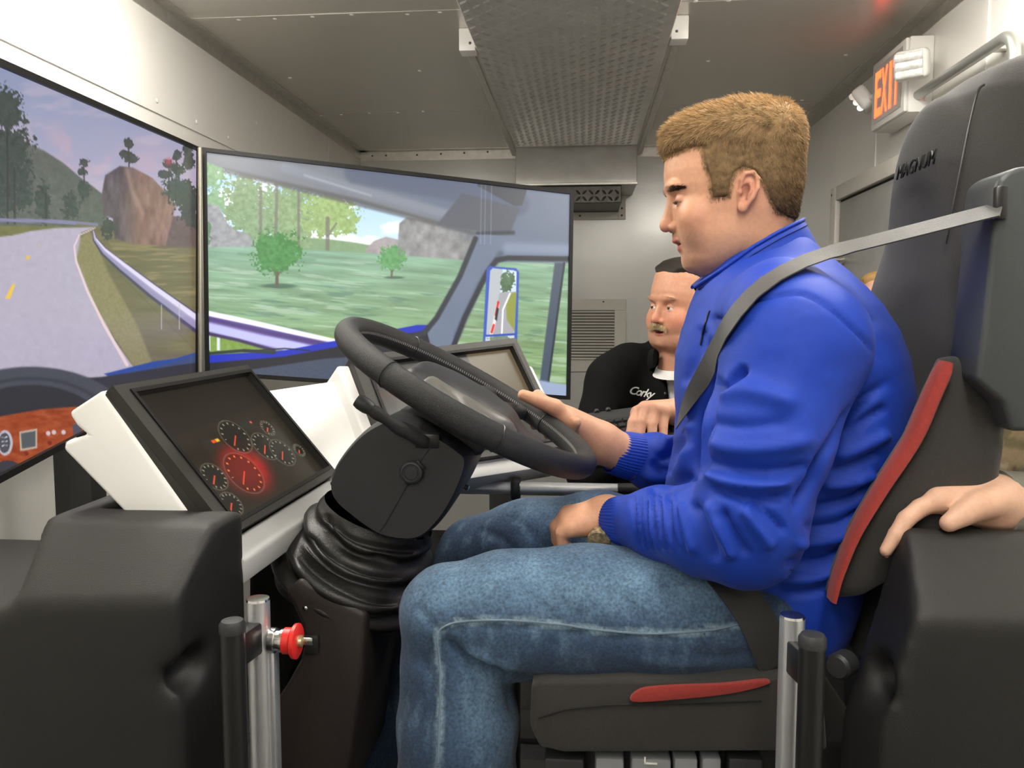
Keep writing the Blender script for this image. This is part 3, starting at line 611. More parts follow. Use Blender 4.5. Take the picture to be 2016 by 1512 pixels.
    p.poly([(984, 576), (1016, 574), (1012, 656), (966, 658), (978, 600)], (160, 160, 166), 1); p.poly([(1006, 578), (1017, 575), (1013, 652), (998, 630), (996, 600)], (140, 146, 66), 1.5); p.line([(1004, 578), (990, 610), (988, 656)], 1.6, (240, 240, 244)); p.line([(980, 600), (972, 640), (967, 658)], 3, (224, 216, 216), 1); p.line([(981, 595), (976, 620)], 2.2, (214, 40, 40)); p.line([(972, 640), (968, 654)], 2.2, (214, 40, 40)); p.poly([(978, 605), (982, 608), (978, 632), (974, 628)], (30, 32, 38)); p.poly([(956, 663), (1013, 660), (1011, 680), (954, 690)], (190, 200, 204), 1); p.blob(985, 668, 24, 8, (110, 130, 110), .5, 24, 61); p.line([(957, 661), (1014, 658)], 2, (48, 78, 170), 1)
    # door post and sill
    p.poly([(1092, 517), (1112, 517), (1078, 756), (1062, 756)], (70, 82, 98), 2); p.line([(1111, 518), (1079, 756)], 2, (42, 48, 58), 1.5); p.poly([(1120, 500), (1140, 500), (1140, 800), (1114, 770)], (60, 80, 78), 2, .6)
    p.poly([(1040, 745), (1130, 760), (1130, 800), (1000, 800)], (150, 164, 192), 3)
    for x in (948, 956, 968): p.line([(x, 362), (x-2, 480)], .8, (170, 176, 186), 1, .35)
    return p.c
def television(label, TL, TR, BR, BL, n, painter, bez=.012, th=.05):
    TL, TR, BR, BL = map(V3, (TL, TR, BR, BL)); ex_, ey_ = nrm(TR-TL), nrm(BL-TL); nz = nrm(np.cross(ex_, ey_)); c = (TL+TR+BL+BR)/4
    if nz@(CAM-c) < 0: nz = -nz                                # towards the viewer
    r = empty('television', (BL+BR)/2); tag(r, label, 'television', 'wrap-around simulator screens')
    q = [TL+(ex_+ey_)*bez, TR+(-ex_+ey_)*bez, BR+(-ex_-ey_)*bez*1.0, BL+(ex_-ey_)*bez*1.0]
    prism('housing', [TL, TR, BR, BL], -nz*th, m_tvback, r, .004)
    bm = bmesh.new(); o = [TL, TR, BR, BL]
    for i in range(4):
        j = (i+1) % 4; prism_bm([o[i], o[j], q[j], q[i]], nz*.012, bm)
    from_bm('bezel', bm, m_bezel, r, True, 30)
    nx, ny = n; s, t = np.meshgrid(np.linspace(0, 1, nx), np.linspace(0, 1, ny)); s = s[..., None]; t = t[..., None]
    G = (q[0]*(1-s)+q[1]*s)*(1-t)+(q[3]*(1-s)+q[2]*s)*t+nz*.004; u, v, d = px(G.reshape(-1, 3)); col = lin_np(np.clip(painter(u, v), 0, 255))
    I = np.arange(nx*ny).reshape(ny, nx); Q = np.stack([I[:-1, :-1], I[1:, :-1], I[1:, 1:], I[:-1, 1:]], -1).reshape(-1, 4)
    np_mesh('screen', G.reshape(-1, 3), Q, m_screen, r, False, col)
    return r, nz
dj = 2.385
cTR, cBR = P(386, 290, dj), P(384, 740, dj*446/450); hl = P(0, 120, dj*446/825); hb = P(0, 944, dj*446/825)
kx = 1.10
tvc, nc = television('large centre screen showing a winding road, nearest the left edge', cTR+(hl-cTR)*kx, cTR, cBR, cBR+(hb-cBR)*kx, (480, 280), paint_centre)
tvr, nr = television('large right screen showing a green field and truck cab window', P(399, 292, 2.40), P(1128, 377, 2.62), P(1121, 787, 2.60), P(405, 738, 2.39), (600, 340), paint_right)
# label strip on the lower bezel of the centre screen, plastic joint cover between the screens
bl = cBR+(hb-cBR)*kx; al = nrm(hb-cBR); upv = nrm(cTR-cBR); pp = cBR+al*((cBR-hb)@(cBR-hb))**.5*.79+upv*.006
box('badge', pp+nc*.013, (.022, .001, .005), mat('silver_badge', (.6, .6, .6), .4, .5), tvc, [al, nc, upv])
tag(tube('joint_strip', [P(393, 291, 2.355), P(394, 738, 2.355)], .006, mat('clear_tape', (.34, .31, .24), .3, .4), None, 8), 'narrow clear plastic strip covering the gap between the two big screens', 'strip')
# stands
m_blackmetal = mat('black_powder_coat', (.014, .014, .014), .5)
def stand(label, u0, u1, v0, d, w_=.0):
    a, b = P(u0, v0, d), P(u1, v0, d); r = empty('screen_stand', (a[0], a[1], 0)); tag(r, label, 'stand', 'stands of the screens')
    c = (a+b)/2; hw = np.linalg.norm(b-a)/2
    box2('post', (c[0]-hw, c[1]-.03, .02), (c[0]+hw, c[1]+.03, a[2]+.1), m_blackmetal, r, .004); box2('foot', (c[0]-.2, c[1]-.09, 0), (c[0]+.2, c[1]+.09, .02), m_blackmetal, r, .004)
stand('black post under the centre screen, behind the left dash', 118, 195, 905, 1.86); stand('black post under the right screen, behind the steering wheel', 965, 1012, 905, 2.5)

# ================================================================== the driving simulator
m_abs = mat('black_moulded_plastic', (.0125, .012, .0112), .55, 0, .12, 500, .25, 900)
m_abs2 = mat('dark_grey_plastic', (.021, .0215, .0235), .48, 0, .05, 300, .12, 1500)
m_brown = mat('brown_black_panel', (.026, .019, .017), .5, 0, .15, 200, .2, 700)
m_dash = mat('white_fibreglass', (.92, .91, .88), .38, 0, .02, 10)
m_alu = mat('satin_aluminium_tube', (.62, .63, .65), .33, .75, .04, 60)
m_blackpost = mat('black_rubber_post', (.012, .012, .012), .35)
m_leather = mat('black_leather', (.016, .015, .014), .38, 0, .1, 120, .3, 500)
m_rim = mat('grained_black_leather', (.016, .016, .016), .46, 0, .1, 300, .7, 1400)
m_steel = mat('polished_steel', (.7, .7, .68), .18, 1.0)
YM = 1.2                                                       # middle plane of the simulator
def poly_sdf(x, z, poly):
    d, _ = seg_dist(x, z, list(poly)+[poly[0]]); return np.where(inpoly(x, z, poly), -d, d)
def halfspaces(X, planes, k=.015):
    d = None
    for p, n in planes:
        e = (X-p)@n; d = e if d is None else smax(d, e, k)
    return d
def plane3(a, b, c, inside):
    n = nrm(np.cross(b-a, c-a)); n = n if n@(inside-a) < 0 else -n; return (a, n)
PLAT = 0.36
pf = box2('simulator_platform', (-1.0, .74, .006), (.80, 1.66, PLAT), m_abs, None, .01); tag(pf, 'low black platform carrying the whole simulator', 'platform')

# ---- front console (left) and rear console (right)
def console(name, label, pts, top, handle, side):
    """pts: 3-D corner a(bottom edge near, mid), etc.  built as a rounded hull of half spaces with a scooped handle"""
    ctr = np.mean([p for p, n in pts], 0)
    sc_c, sc_r, sc_ax = handle
    def f(X):
        d = halfspaces(X, pts, .022); s = s_ell(X, sc_c, sc_r, sc_ax); return smax(d, -s, .02)
    return f
def mk(name, f, lo, hi, h, m, parent=None, it=1, nf=None):
    V, Q = surface(f, lo, hi, h); V = relax(V, Q, it, .5); return np_mesh(name, V, Q, m, parent, True)
# left: near face y=.84, its upper part leaning back, a chamfered face turning towards the driver
A = onY(345, 1180, .84); B = onY(16, 1180, .84); Ct = onY(452, 1032, .925); Dt = onY(75, 1046, .925); R0 = onY(499, 1015, 1.02); R1 = onY(499, 1500, 1.02)
ztop = Ct[2]; ins = V3((A[0]-.12, 1.05, .7)); R0z = V3((R0[0], R0[1], ztop))
lp = [(A, V3((0, -1, 0))), plane3(A, Ct, Dt, ins), plane3(A, A-V3((0, 0, .3)), V3((R0[0], R0[1], A[2])), ins), plane3(R0z, V3((R0[0], 1.02, .5)), V3((R0[0], 1.4, .5)), ins), (V3((0, 0, ztop)), V3((0, 0, 1))), (V3((0, 1.14, 0)), V3((0, 1, 0))), (V3((0, 0, PLAT)), V3((0, 0, -1))),
      plane3(V3((A[0], .84, A[2]-.1)), V3((R0[0], 1.02, A[2]-.1)), V3((A[0], .84, PLAT)), ins)]
L1, L2 = onY(14, 1185, .84), onY(72, 1049, .925)
def f_left(X):
    d = halfspaces(X, lp[:7], .007)
    up = (X[..., 2]-onY(0, 1206, .84)[2])                       # above the notch the left side steps in
    lt = (X-L1)@nrm(np.cross(V3((0, 1, 0)), L2-L1)); lt = -lt
    d = smax(d, smin(lt, up, .03), .015); d = smax(d, smin(X[..., 0]+.63, X[..., 1]-1.0, .01), .01); d = smax(d, -1.02-X[..., 0], .02)
    gr = s_ell(X, onY(398, 1318, .872), (.045, .035, .026), np.array([[1, 0, 0], [0, 1, 0], [0, 0, 1]])); return smax(d, -gr, .014)
o = mk('front_console', f_left, (-1.04, .80, PLAT-.02), (R0[0]+.04, 1.46, ztop+.04), .0075, m_abs); tag(o, 'black moulded console box in the lower left corner, with scooped handle', 'console')
A2 = onY(1748, 1217, .84); T2 = onY(1782, 1043, .925); T3 = onY(2030, 1050, .925); S2 = onY(1700, 1147, 1.0); ins2 = V3((A2[0]+.15, 1.05, .7)); S0 = onY(1592, 1215, 1.03)
zt2 = T2[2]
rp = [(A2, V3((0, -1, 0))), plane3(A2, A2+V3((.2, 0, 0)), T2, ins2), (A2, nrm(V3((-.19, -.16, 0)))), plane3(T2, onY(1700, 1147, .99), V3((T2[0], 1.3, T2[2])), ins2), (V3((0, 0, zt2)), V3((0, 0, 1))), (V3((0, .945, 0)), V3((0, 1, 0))), (V3((0, 0, PLAT)), V3((0, 0, -1))), (V3((.79, 0, 0)), V3((1, 0, 0)))]
rp[2] = plane3(A2, A2-V3((0, 0, .3)), V3((S0[0], 1.03, A2[2])), ins2)
def f_right(X):
    d = halfspaces(X, rp, .007); gr = s_ell(X, onY(1702, 1335, .885), (.05, .035, .026), None); d = smax(d, -gr, .014)
    return smax(d, .298-X[..., 0], .01)
o = mk('rear_console', f_right, (.2, .80, PLAT-.02), (.96, 1.5, zt2+.04), .0075, m_abs); tag(o, 'black moulded console box behind the seat, lower right corner', 'console')

# ---- hand rails by the step: aluminium post and black post with clamp
def rail_pair(label, u, v, Y, ub, vb, Yb):
    a = onY(u, v, Y); b = onY(ub, vb, Yb); r = empty('hand_rail', (a[0], a[1], PLAT)); tag(r, label, 'hand rail', 'hand rails at the step')
    s = lathe('aluminium_post', (a[0], a[1], PLAT), (0, 0, 1), [(0, .0128), (a[2]-PLAT-.001, .0128), (a[2]-PLAT, .0118)], m_alu, r, 24)
    lathe('rim', (a[0], a[1], a[2]-.001), (0, 0, 1), [(0, .0128), (.0025, .0122), (.003, 0)], m_steel, s, 24)
    k = lathe('black_post', (b[0], b[1], PLAT), (0, 0, 1), [(0, .0128), (b[2]-PLAT-.014, .0128)], m_blackpost, r, 24)
    lathe('end_cap', (b[0], b[1], b[2]-.014), (0, 0, 1), [(0, .0136), (.009, .0136), (.013, .011), (.014, 0)], m_abs2, k, 24)
    for dz in (.04, .36):
        c = (V3((a[0], a[1], a[2]-dz))+V3((b[0], b[1], a[2]-dz)))/2; d = nrm(V3((b[0]-a[0], b[1]-a[1], 0))); L = np.hypot(b[0]-a[0], b[1]-a[1])/2
        box('clamp', c, (L, .009, .018), m_blackpost, r, [d, np.cross((0, 0, 1), d), (0, 0, 1)], .003)
    return r, a
hl_, pa = rail_pair('aluminium and black upright hand rail with the red stop button', 508, 1180, .85, 457, 1219, .80)
hr_, pb = rail_pair('aluminium and black upright hand rail in front of the seat base', 1560, 1213, .85, 1600, 1246, .805)
box2('switch_plate', (pa[0]+.0105, pa[1]-.004, pa[2]-.25), (pa[0]+.0185, pa[1]+.012, pa[2]-.055), m_alu, hl_, .002)
es = empty('emergency_stop', V3((pa[0]+.014, pa[1]+.004, pa[2]-.046))); tag(es, 'red mushroom emergency stop button with key on the left hand rail', 'stop button')
ec = V3((pa[0]+.0125, pa[1]+.002, pa[2]-.047))
lathe('collar', ec, (1, 0, 0), [(0, .014), (.006, .014), (.007, .0115), (.012, .0115), (.0125, .013), (.016, .013)], m_steel, es, 24)
rb = lathe('button', ec+V3((.016, 0, 0)), (1, 0, 0), [(0, .0145), (.008, .0145), (.011, .019), (.015, .0195), (.0165, .017), (.0165, .007)], mat('red_button_plastic', (.72, .025, .02), .35), es, 24)
kb = lathe('key_cylinder', ec+V3((.0325, 0, 0)), (1, 0, 0), [(0, .007), (.004, .0065), (.005, .003)], mat('brass', (.7, .55, .3), .3, .8), rb, 12)
box('key', ec+V3((.042, 0, 0)), (.006, .001, .0042), m_steel, rb, None, .001)
kn = onY(1636, 1308, .93); o = lathe('round_knob', kn+V3((.012, 0, 0)), (-.7, -.7, 0), [(-.012, .015), (.008, .015), (.012, .012), (.0125, 0)], m_abs2, None, 18); tag(o, 'small grey round knob on the rear console beside the post', 'knob')

# ---- far side rail
fr_ = empty('side_rail', onY(1015, 962, 1.55)*V3((1, 1, 0))+V3((0, 0, PLAT))); tag(fr_, 'horizontal aluminium rail with black clamp beyond the driver\'s knee', 'rail')
a = onY(880, 963, 1.55); b = onY(1216, 961, 1.55); zz = (a[2]+b[2])/2
tube('bar', [(a[0], 1.55, zz), (b[0], 1.55, zz)], .0128, m_alu, fr_, 20); tube('end_sleeve', [(b[0], 1.55, zz), (b[0]+.05, 1.55, zz)], .0138, m_blackpost, fr_, 20)
c = onY(1016, 962, 1.55); box2('clamp', (c[0]-.009, 1.53, zz-.02), (c[0]+.009, 1.57, zz+.018), m_blackpost, fr_, .004); tube('post', [(c[0], 1.55, PLAT), (c[0], 1.55, zz-.01)], .009, m_blackpost, fr_, 14)

# ---- dash: white housing with two displays
m_frame = mat('dark_display_frame', (.024, .022, .019), .5, 0, .05, 300, .1, 900)
m_glass = mat('display_picture', (.012, .010, .008), .3, emit_attr='col', estr=1.15, spec=.22)
dash = empty('dashboard', V3((-.45, 1.2, PLAT))); tag(dash, 'white fibreglass dashboard housing around the two black displays', 'dashboard')
TLp, TRp, BLp, BRp = P(206, 774, 1.05), P(475, 729, 1.40), P(440, 1068, 1.05), P(650, 940, 1.40)
yw = nrm(TRp-TLp)
prof = [(200, 768), (133, 812), (148, 838), (170, 856), (128, 868), (122, 884), (270, 1036), (330, 1075), (418, 1080)]
near = [P(u, v, 1.048) for u, v in prof]
prism('left_housing', near, yw*.372, m_dash, dash, .007, 3)
# lip under the left display
lipA = [P(487, 1045, 1.02), P(487, 1098, 1.02), P(470, 1110, 1.03), P(440, 1070, 1.06)]
prism('left_lip', [BLp+V3((.0, 0, -.002)), BLp+V3((.03, -.005, -.022)), BLp+V3((.026, 0, -.055)), BLp+V3((-.05, 0, -.045))], (BRp-BLp)*1.06, mat('grey_white_fibreglass', (.55, .55, .54), .4), dash, .004)
TL2, TR2, BL2, BR2 = P(684, 710, 1.5), P(1008, 673, 1.75), P(768, 932, 1.42), P(1108, 884, 1.67)
n2 = nrm(np.cross(TR2-TL2, BL2-TL2)); n2 = n2 if n2@(CAM-TL2) > 0 else -n2
n1 = nrm(np.cross(TRp-TLp, BLp-TLp)); n1 = n1 if n1@V3((1, 0, 1)) > 0 else -n1
ux = nrm(TR2-TL2); uy = nrm(BL2-TL2)
hp = [TL2-ux*.022+uy*.004, TR2+ux*.03+uy*.06, BR2+ux*.03+uy*.02, BL2-ux*.022+uy*.02]
prism('right_housing', [p-n2*.004 for p in hp], -n2*.085, m_dash, dash, .007, 3)
prism('right_lip', [BL2+uy*.004, BL2+uy*.034+n2*.004, BL2+uy*.034-n2*.06, BL2-n2*.06], (BR2-BL2)*1.02, MATS['grey_white_fibreglass'], dash, .004)
# middle of the dash between the displays, rising behind them
mid = [P(470, 775, 1.43), P(700, 742, 1.53), P(742, 900, 1.46), P(800, 960, 1.43), P(655, 948, 1.39)]
prism('centre_panel', mid, V3((-.06, .05, -.10)), m_dash, dash, .006, 3)
prism('lower_panel', [P(655, 950, 1.38), P(800, 962, 1.42), P(820, 1130, 1.36), P(560, 1130, 1.28)], V3((-.05, .05, 0)), m_abs, dash, .005)
def display(label, TL, TR, BR, BL, painter, bz=(.03, .016, .012, .016)):
    TL, TR, BR, BL = map(V3, (TL, TR, BR, BL)); e1, e2 = nrm(TR-TL), nrm(BL-TL); W, H = np.linalg.norm(TR-TL), np.linalg.norm(BL-TL); n = nrm(np.cross(e1, e2)); n = n if n@(CAM-TL) > 0 or n[2] > 0.3 else -n
    r = empty('display', (BL+BR)/2); r.parent = dash; r.matrix_parent_inverse = Matrix.Translation(-world_loc(dash)); r['label'] = label
    l, t, rr, b = bz; q = [TL+e1*l+e2*t, TR-e1*rr+e2*t, BR-e1*rr-e2*b, BL+e1*l-e2*b]; o_ = [TL, TR, BR, BL]; bm = bmesh.new()
    for i in range(4):
        j = (i+1) % 4; prism_bm([o_[i], o_[j], q[j], q[i]], n*.014, bm)
    bmesh.ops.remove_doubles(bm, verts=bm.verts, dist=1e-5); f_ = from_bm('frame', bm, m_frame, r, True, 30)
    prism('housing', o_, -n*.03, m_frame, r, .003); bm = bmesh.new()
    g = [q[0]-e1*.006-e2*.006, q[1]+e1*.006-e2*.006, q[2]+e1*.006+e2*.006, q[3]-e1*.006+e2*.006]
    for i in range(4):
        j = (i+1) % 4; prism_bm([g[i]+n*.0141, g[j]+n*.0141, q[j]+n*.0141, q[i]+n*.0141], n*.0022, bm)
    from_bm('inner_bead', bm, m_bezel, r, True, 30)
    nx, ny = 260, 190; s, tt = np.meshgrid(np.linspace(0, 1, nx), np.linspace(0, 1, ny)); G = (q[0]*(1-s[..., None])+q[1]*s[..., None])*(1-tt[..., None])+(q[3]*(1-s[..., None])+q[2]*s[..., None])*tt[..., None]+n*.003
    c = lin_np(np.clip(painter(s*1.36, tt), 0, 255)).reshape(-1, 3); I = np.arange(nx*ny).reshape(ny, nx); Q = np.stack([I[:-1, :-1], I[1:, :-1], I[1:, 1:], I[:-1, 1:]], -1).reshape(-1, 4)
    np_mesh('screen', G.reshape(-1, 3), Q, m_glass, r, False, c); return r
def gauges(s, t):
    c = np.zeros(s.shape+(3,)); c[:] = (30, 26, 20); c += ((noise2(s*22, t*22, 4)-.5)*10)[..., None]
    def mix(m, col): nonlocal c; c = c*(1-m[..., None])+np.asarray(col, float)*m[..., None]
    mix(sstep(.36, .34, t+.06*s)*.8, (22, 20, 17))
    for x0, y0, x1, y1 in ((.30, .42, .50, .52), (.82, .36, 1.0, .46)):
        mix((s > x0) & (s < x1) & (t > y0) & (t < y1) & True*1.0 if False else sstep(0, .006, np.minimum(np.minimum(s-x0, x1-s), np.minimum(t-y0, y1-t))), (34, 34, 30))
    for x, y, w_, h_, col in ((.42, .45, .022, .014, (220, 70, 30)), (.465, .45, .022, .014, (210, 170, 40)), (.96, .40, .016, .012, (200, 60, 35))): mix(sstep(0, .005, np.minimum(w_-abs(s-x), h_-abs(t-y))), col)
    red = np.exp(-(np.hypot((s-.52)/.24, (t-.72)/.20))**4); mix(np.clip(red*.95*sstep(.25, .6, noise2(s*6, t*6, 3, 2.)+.25), 0, 1), (176, 24, 20))
    for x, y, r, hot in ((.67, .47, .145, 0), (.47, .74, .17, 1), (.90, .62, .125, 0), (1.04, .72, .125, 0), (.18, .68, .105, 0), (.14, .89, .09, 0), (1.10, .49, .07, 0), (1.26, .76, .06, 0)):
        q = np.hypot(s-x, t-y); a = np.arctan2(t-y, s-x); mix(sstep(.006, .002, abs(q-r))*.8, (92, 86, 72)); mix(sstep(0, -.006, q-r+.008)*(.5 if hot else .75), (30, 14, 12) if hot else (15, 16, 14))
        tk = (np.cos(a*14) > .72)*sstep(.012, .006, abs(q-r*.82))*(a < 2.6); mix(tk*.9, (226, 120, 60) if hot else (150, 150, 130))
        nd = sstep(.007, .003, abs(-(s-x)*math.sin(2.5)+(t-y)*math.cos(2.5)))*(q < r*.7)*(((s-x)*math.cos(2.5)+(t-y)*math.sin(2.5)) > -r*.1); mix(nd*.9, (230, 80, 50))
    return c
def schematic(s, t):
    c = np.zeros(s.shape+(3,)); c[:] = (34, 33, 31); c += ((noise2(s*14, t*14, 4)-.5)*14)[..., None]
    def mix(m, col): nonlocal c; c = c*(1-m[..., None])+np.asarray(col, float)*m[..., None]
    mix(sstep(.02, 0, abs(s-.40+.2*t)-.17)*sstep(.2, .3, t)*.35, (70, 68, 60)); mix(sstep(.3, .2, s)*sstep(.5, .3, t)*.6*sstep(.4, .6, noise2(s*30, t*12, 3)), (70, 26, 24)); mix(sstep(.9, .92, s)*sstep(.48, .45, t)*.9, (96, 84, 62)); mix(sstep(.006, .002, abs(t-.46))*(s > .35)*(s < .9)*.5, (110, 108, 96))
    def ln(x0, y0, x1, y1, w_, col): d, _ = seg_dist(s, t, [(x0, y0), (x1, y1)]); mix(sstep(w_+.004, w_, d), col)
    ln(.20, .88, .48, .55, .006, (230, 228, 210)); W_ = (200, 200, 186)
    for y in (.66, .72, .78): ln(.16, y, .56, y, .002, (90, 88, 80))
    for x0, y0, x1, y1 in ((.30, .70, .38, .70), (.38, .70, .36, .84), (.36, .84, .28, .84), (.28, .84, .30, .70), (.44, .72, .54, .68), (.54, .68, .56, .74), (.49, .70, .46, .86), (.46, .86, .52, .86), (.52, .86, .54, .72)): ln(x0, y0, x1, y1, .004, W_)
    return c
display('left dash display with round truck gauges lit red', TLp+n1*.002, TRp+n1*.002, BRp+n1*.002, BLp+n1*.002, gauges)
display('right dash display behind the steering wheel', TL2+n2*.002, TR2+n2*.002, BR2+n2*.002, BL2+n2*.002, schematic, (.028, .02, .02, .02))

# ---- steering column
col = empty('steering_column', onY(640, 1450, 1.2)*V3((1, 1, 0))+V3((0, 0, PLAT))); tag(col, 'dark steering column with leather boot, stalk and round adjuster knob', 'steering column')
sh_near = smooth_poly([(651, 955), (662, 915), (700, 864), (742, 832), (790, 818), (850, 845), (905, 880), (925, 905), (905, 965), (872, 1020), (835, 1056), (795, 1062), (745, 1050), (690, 1012), (660, 984)], 5)
nearY = 1.105; a = [onY(u, v, nearY) for u, v in sh_near]
ca = np.mean(a, 0); a_in = [ca+(p-ca)*.93-V3((0, .016, 0)) for p in a]
bm = bmesh.new(); R_ = []
for Y_, sc_ in ((nearY-.012, .94), (nearY-.002, .985), (nearY+.02, 1.01), (nearY+.17, 1.0), (nearY+.19, .97), (nearY+.2, .90)): R_.append([bm.verts.new(tuple(V3((ca[0]+(p[0]-ca[0])*sc_, Y_, ca[2]+(p[2]-ca[2])*sc_)))) for p in a])
for A_, B_ in zip(R_[:-1], R_[1:]):
    for k in range(len(a)): l = (k+1) % len(a); bm.faces.new((A_[k], A_[l], B_[l], B_[k]))
bm.faces.new(R_[0]); bm.faces.new(R_[-1][::-1])
shr = from_bm('shroud', bm, m_abs2, col, True, 50)
tube('seam', [onY(u, v, nearY-.0125) for u, v in ((848, 880), (830, 905), (760, 1030), (748, 1046))], .0009, m_blackpost, shr, 6)
kc = onY(812, 929, nearY-.012); lathe('adjuster_knob', kc, (0, -1, 0), [(-.01, .0165), (.006, .0165), (.009, .0148), (.010, .0125), (.0088, .0115), (.0088, .0098), (.0100, .0088), (.0102, 0)], m_abs2, shr, 28)
tube('knob_tab', [onY(797, 948, nearY-.010), onY(832, 912, nearY-.010)], .009, m_abs2, shr, 10)
lathe('screw', onY(915, 960, 1.19)+V3((.004, 0, 0)), (1, -.3, -.3), [(-.004, .004), (.002, .004), (.003, 0)], m_steel, shr, 10)
box('stalk_slot', onY(842, 868, nearY-.0085), (.018, .005, .011), m_blackpost, shr, None, .004)
sp = smooth_poly([onY(838, 872, nearY-.012), onY(800, 852, nearY-.028), onY(755, 822, nearY-.035), onY(724, 802, nearY-.036), onY(704, 790, nearY-.036)], 6, False)
stk = tube('stalk', sp, [.0085+.001*math.sin(i) for i in range(len(sp))], m_rim, col, 14)
lathe('stalk_tip', onY(722, 800, nearY-.036), nrm(onY(703, 788, nearY-.036)-onY(724, 802, nearY-.036)), [(-.008, .0085), (0, .0105), (.010, .0105), (.016, .009), (.0175, 0)], m_abs2, stk, 14)
# upper cowl under the wheel
cw = [onY(u, v, 1.14) for u, v in ((770, 818), (815, 790), (880, 800), (950, 860), (955, 900), (900, 900), (850, 880))]
prism('upper_cowl', cw, V3((0, .13, 0)), m_abs2, col, .014, 3)
prism('indicator_stub', [onY(u, v, 1.06) for u, v in ((832, 800), (880, 815), (935, 850), (930, 866), (868, 842), (830, 815))], V3((0, .1, 0)), m_abs, col, .006)
# boot: leather gaiter
ax0 = onY(745, 1010, YM); ax1 = onY(680, 1176, YM); axd = ax1-ax0; L_ = np.linalg.norm(axd); axd = nrm(axd); bx = nrm(np.cross((0, 1, 0), axd)); nS, nR = 110, 120
ss, th_ = np.meshgrid(np.linspace(0, 1, nS), np.arange(nR)*2*np.pi/nR, indexing='ij')
rad = np.interp(ss, [0, .12, .28, .40, .56, .66, .80, .88, 1.0], [.088, .096, .100, .108, .118, .124, .126, .120, .104])
rad = rad+.0065*np.sin(ss*26+1.3*np.sin(th_*1+.6)+.9*np.sin(th_*2+2.0))*sstep(.05, .2, ss)+.008*(fbm(np.stack([ss*5, np.cos(th_)*1.6, np.sin(th_)*1.6+ss*2], -1), 3)-.5)
BV = ax0+axd*(ss*L_)[..., None]+(np.cos(th_)*rad*.98)[..., None]*bx+(np.sin(th_)*rad)[..., None]*V3((0, 1, 0)); I = np.arange(nS*nR).reshape(nS, nR); J = np.roll(I, -1, 1)
BQ = np.stack([I[:-1], J[:-1], J[1:], I[1:]], -1).reshape(-1, 4); BV = BV.reshape(-1, 3); BN = vnormals(BV, BQ)
if ((BN*(BV-(ax0+ax1)/2)).sum(1)).mean() < 0: BQ = BQ[:, ::-1]; BN = -BN
BV = folds(BV, BN, [([(600, 1050), (650, 1095), (720, 1130), (800, 1140)], 7, -.008), ([(640, 1010), (655, 1050), (700, 1090), (790, 1105)], 7, -.009), ([(585, 1090), (640, 1140), (720, 1180), (790, 1190)], 6, -.008), ([(655, 1030), (690, 1060), (760, 1080), (830, 1085)], 6, -.007), ([(590, 1070), (640, 1115), (700, 1150), (780, 1165)], 9, .007), ([(575, 1100), (620, 1155), (700, 1200), (760, 1212)], 9, .006), ([(640, 1035), (680, 1075), (740, 1100)], 8, .006)])
np_mesh('boot', BV, BQ, m_leather, col, True)
# lower column panel
lowp = [(591, 1138), (559, 1168), (573, 1188), (591, 1228), (598, 1267), (589, 1303), (566, 1345), (540, 1385), (536, 1600), (676, 1600), (690, 1500), (716, 1330), (722, 1210)]
lo_ = prism('lower_panel', [onY(u, v, 1.07) for u, v in lowp], V3((0, .24, 0)), m_brown, col, .008, 3)
dome('rivet', onY(601, 1198, 1.0695), (0, -1, 0), .004, m_steel, lo_); box('latch', onY(614, 1268, 1.066), (.010, .003, .013), m_abs, lo_, None, .002)
prism('pedal_box', [onY(u, v, 1.16) for u, v in ((487, 1120), (560, 1085), (640, 1140), (600, 1260), (540, 1420), (487, 1420))], V3((0, .34, 0)), m_abs, col, .01)
for k in range(3): prism('vent_slot', [onY(u+13*k, v+11*k, 1.155) for u, v in ((538, 1112), (566, 1092), (570, 1097), (542, 1118))], V3((0, .004, 0)), m_blackpost, col)

# ---- steering wheel
whl = empty('steering_wheel', onY(918, 778, YM)); tag(whl, 'large black leather truck steering wheel', 'steering wheel')
WC = onY(922, 778, YM); th0 = math.radians(29.5); WA = V3((math.cos(th0), 0, -math.sin(th0))); WL = V3((0, 1, 0)); WN = V3((math.sin(th0), 0, math.cos(th0))); WR, WT = .201, .0168
def rim_pt(t, r=WR): return WC+r*(math.cos(t)*WA+math.sin(t)*WL)   # t=0 lower rim towards the driver, -pi/2 near the camera
rim = tube('rim', [rim_pt(t) for t in np.arange(72)*2*np.pi/72], [(.0185, WT) for _ in range(72)], m_rim, whl, 22, True, WN)
for t in (-2.02, -1.2+.0, 2.3, .9): tube('seam_ring', [rim_pt(t)+(.0187*math.cos(b)*WN+(WT+.0003)*math.sin(b)*(rim_pt(t)-WC)/WR) for b in np.arange(20)*2*np.pi/20], .0009, m_blackpost, rim, 6, True)
sv, sf = [], []
for t in np.arange(.0, 6.28, .022):
    p = rim_pt(t, WR-WT-.0002)+WN*.003; d1 = nrm(rim_pt(t+.01)-rim_pt(t)); b = len(sv); sv += [p-d1*.0012-WN*.002, p+d1*.0006-WN*.002, p+d1*.0014+WN*.002, p-d1*.0004+WN*.002]; sf.append((b, b+1, b+2, b+3))
o = mesh('stitching', sv, sf, mat('grey_thread', (.34, .33, .31), .7), rim); o['kind'] = 'stuff'
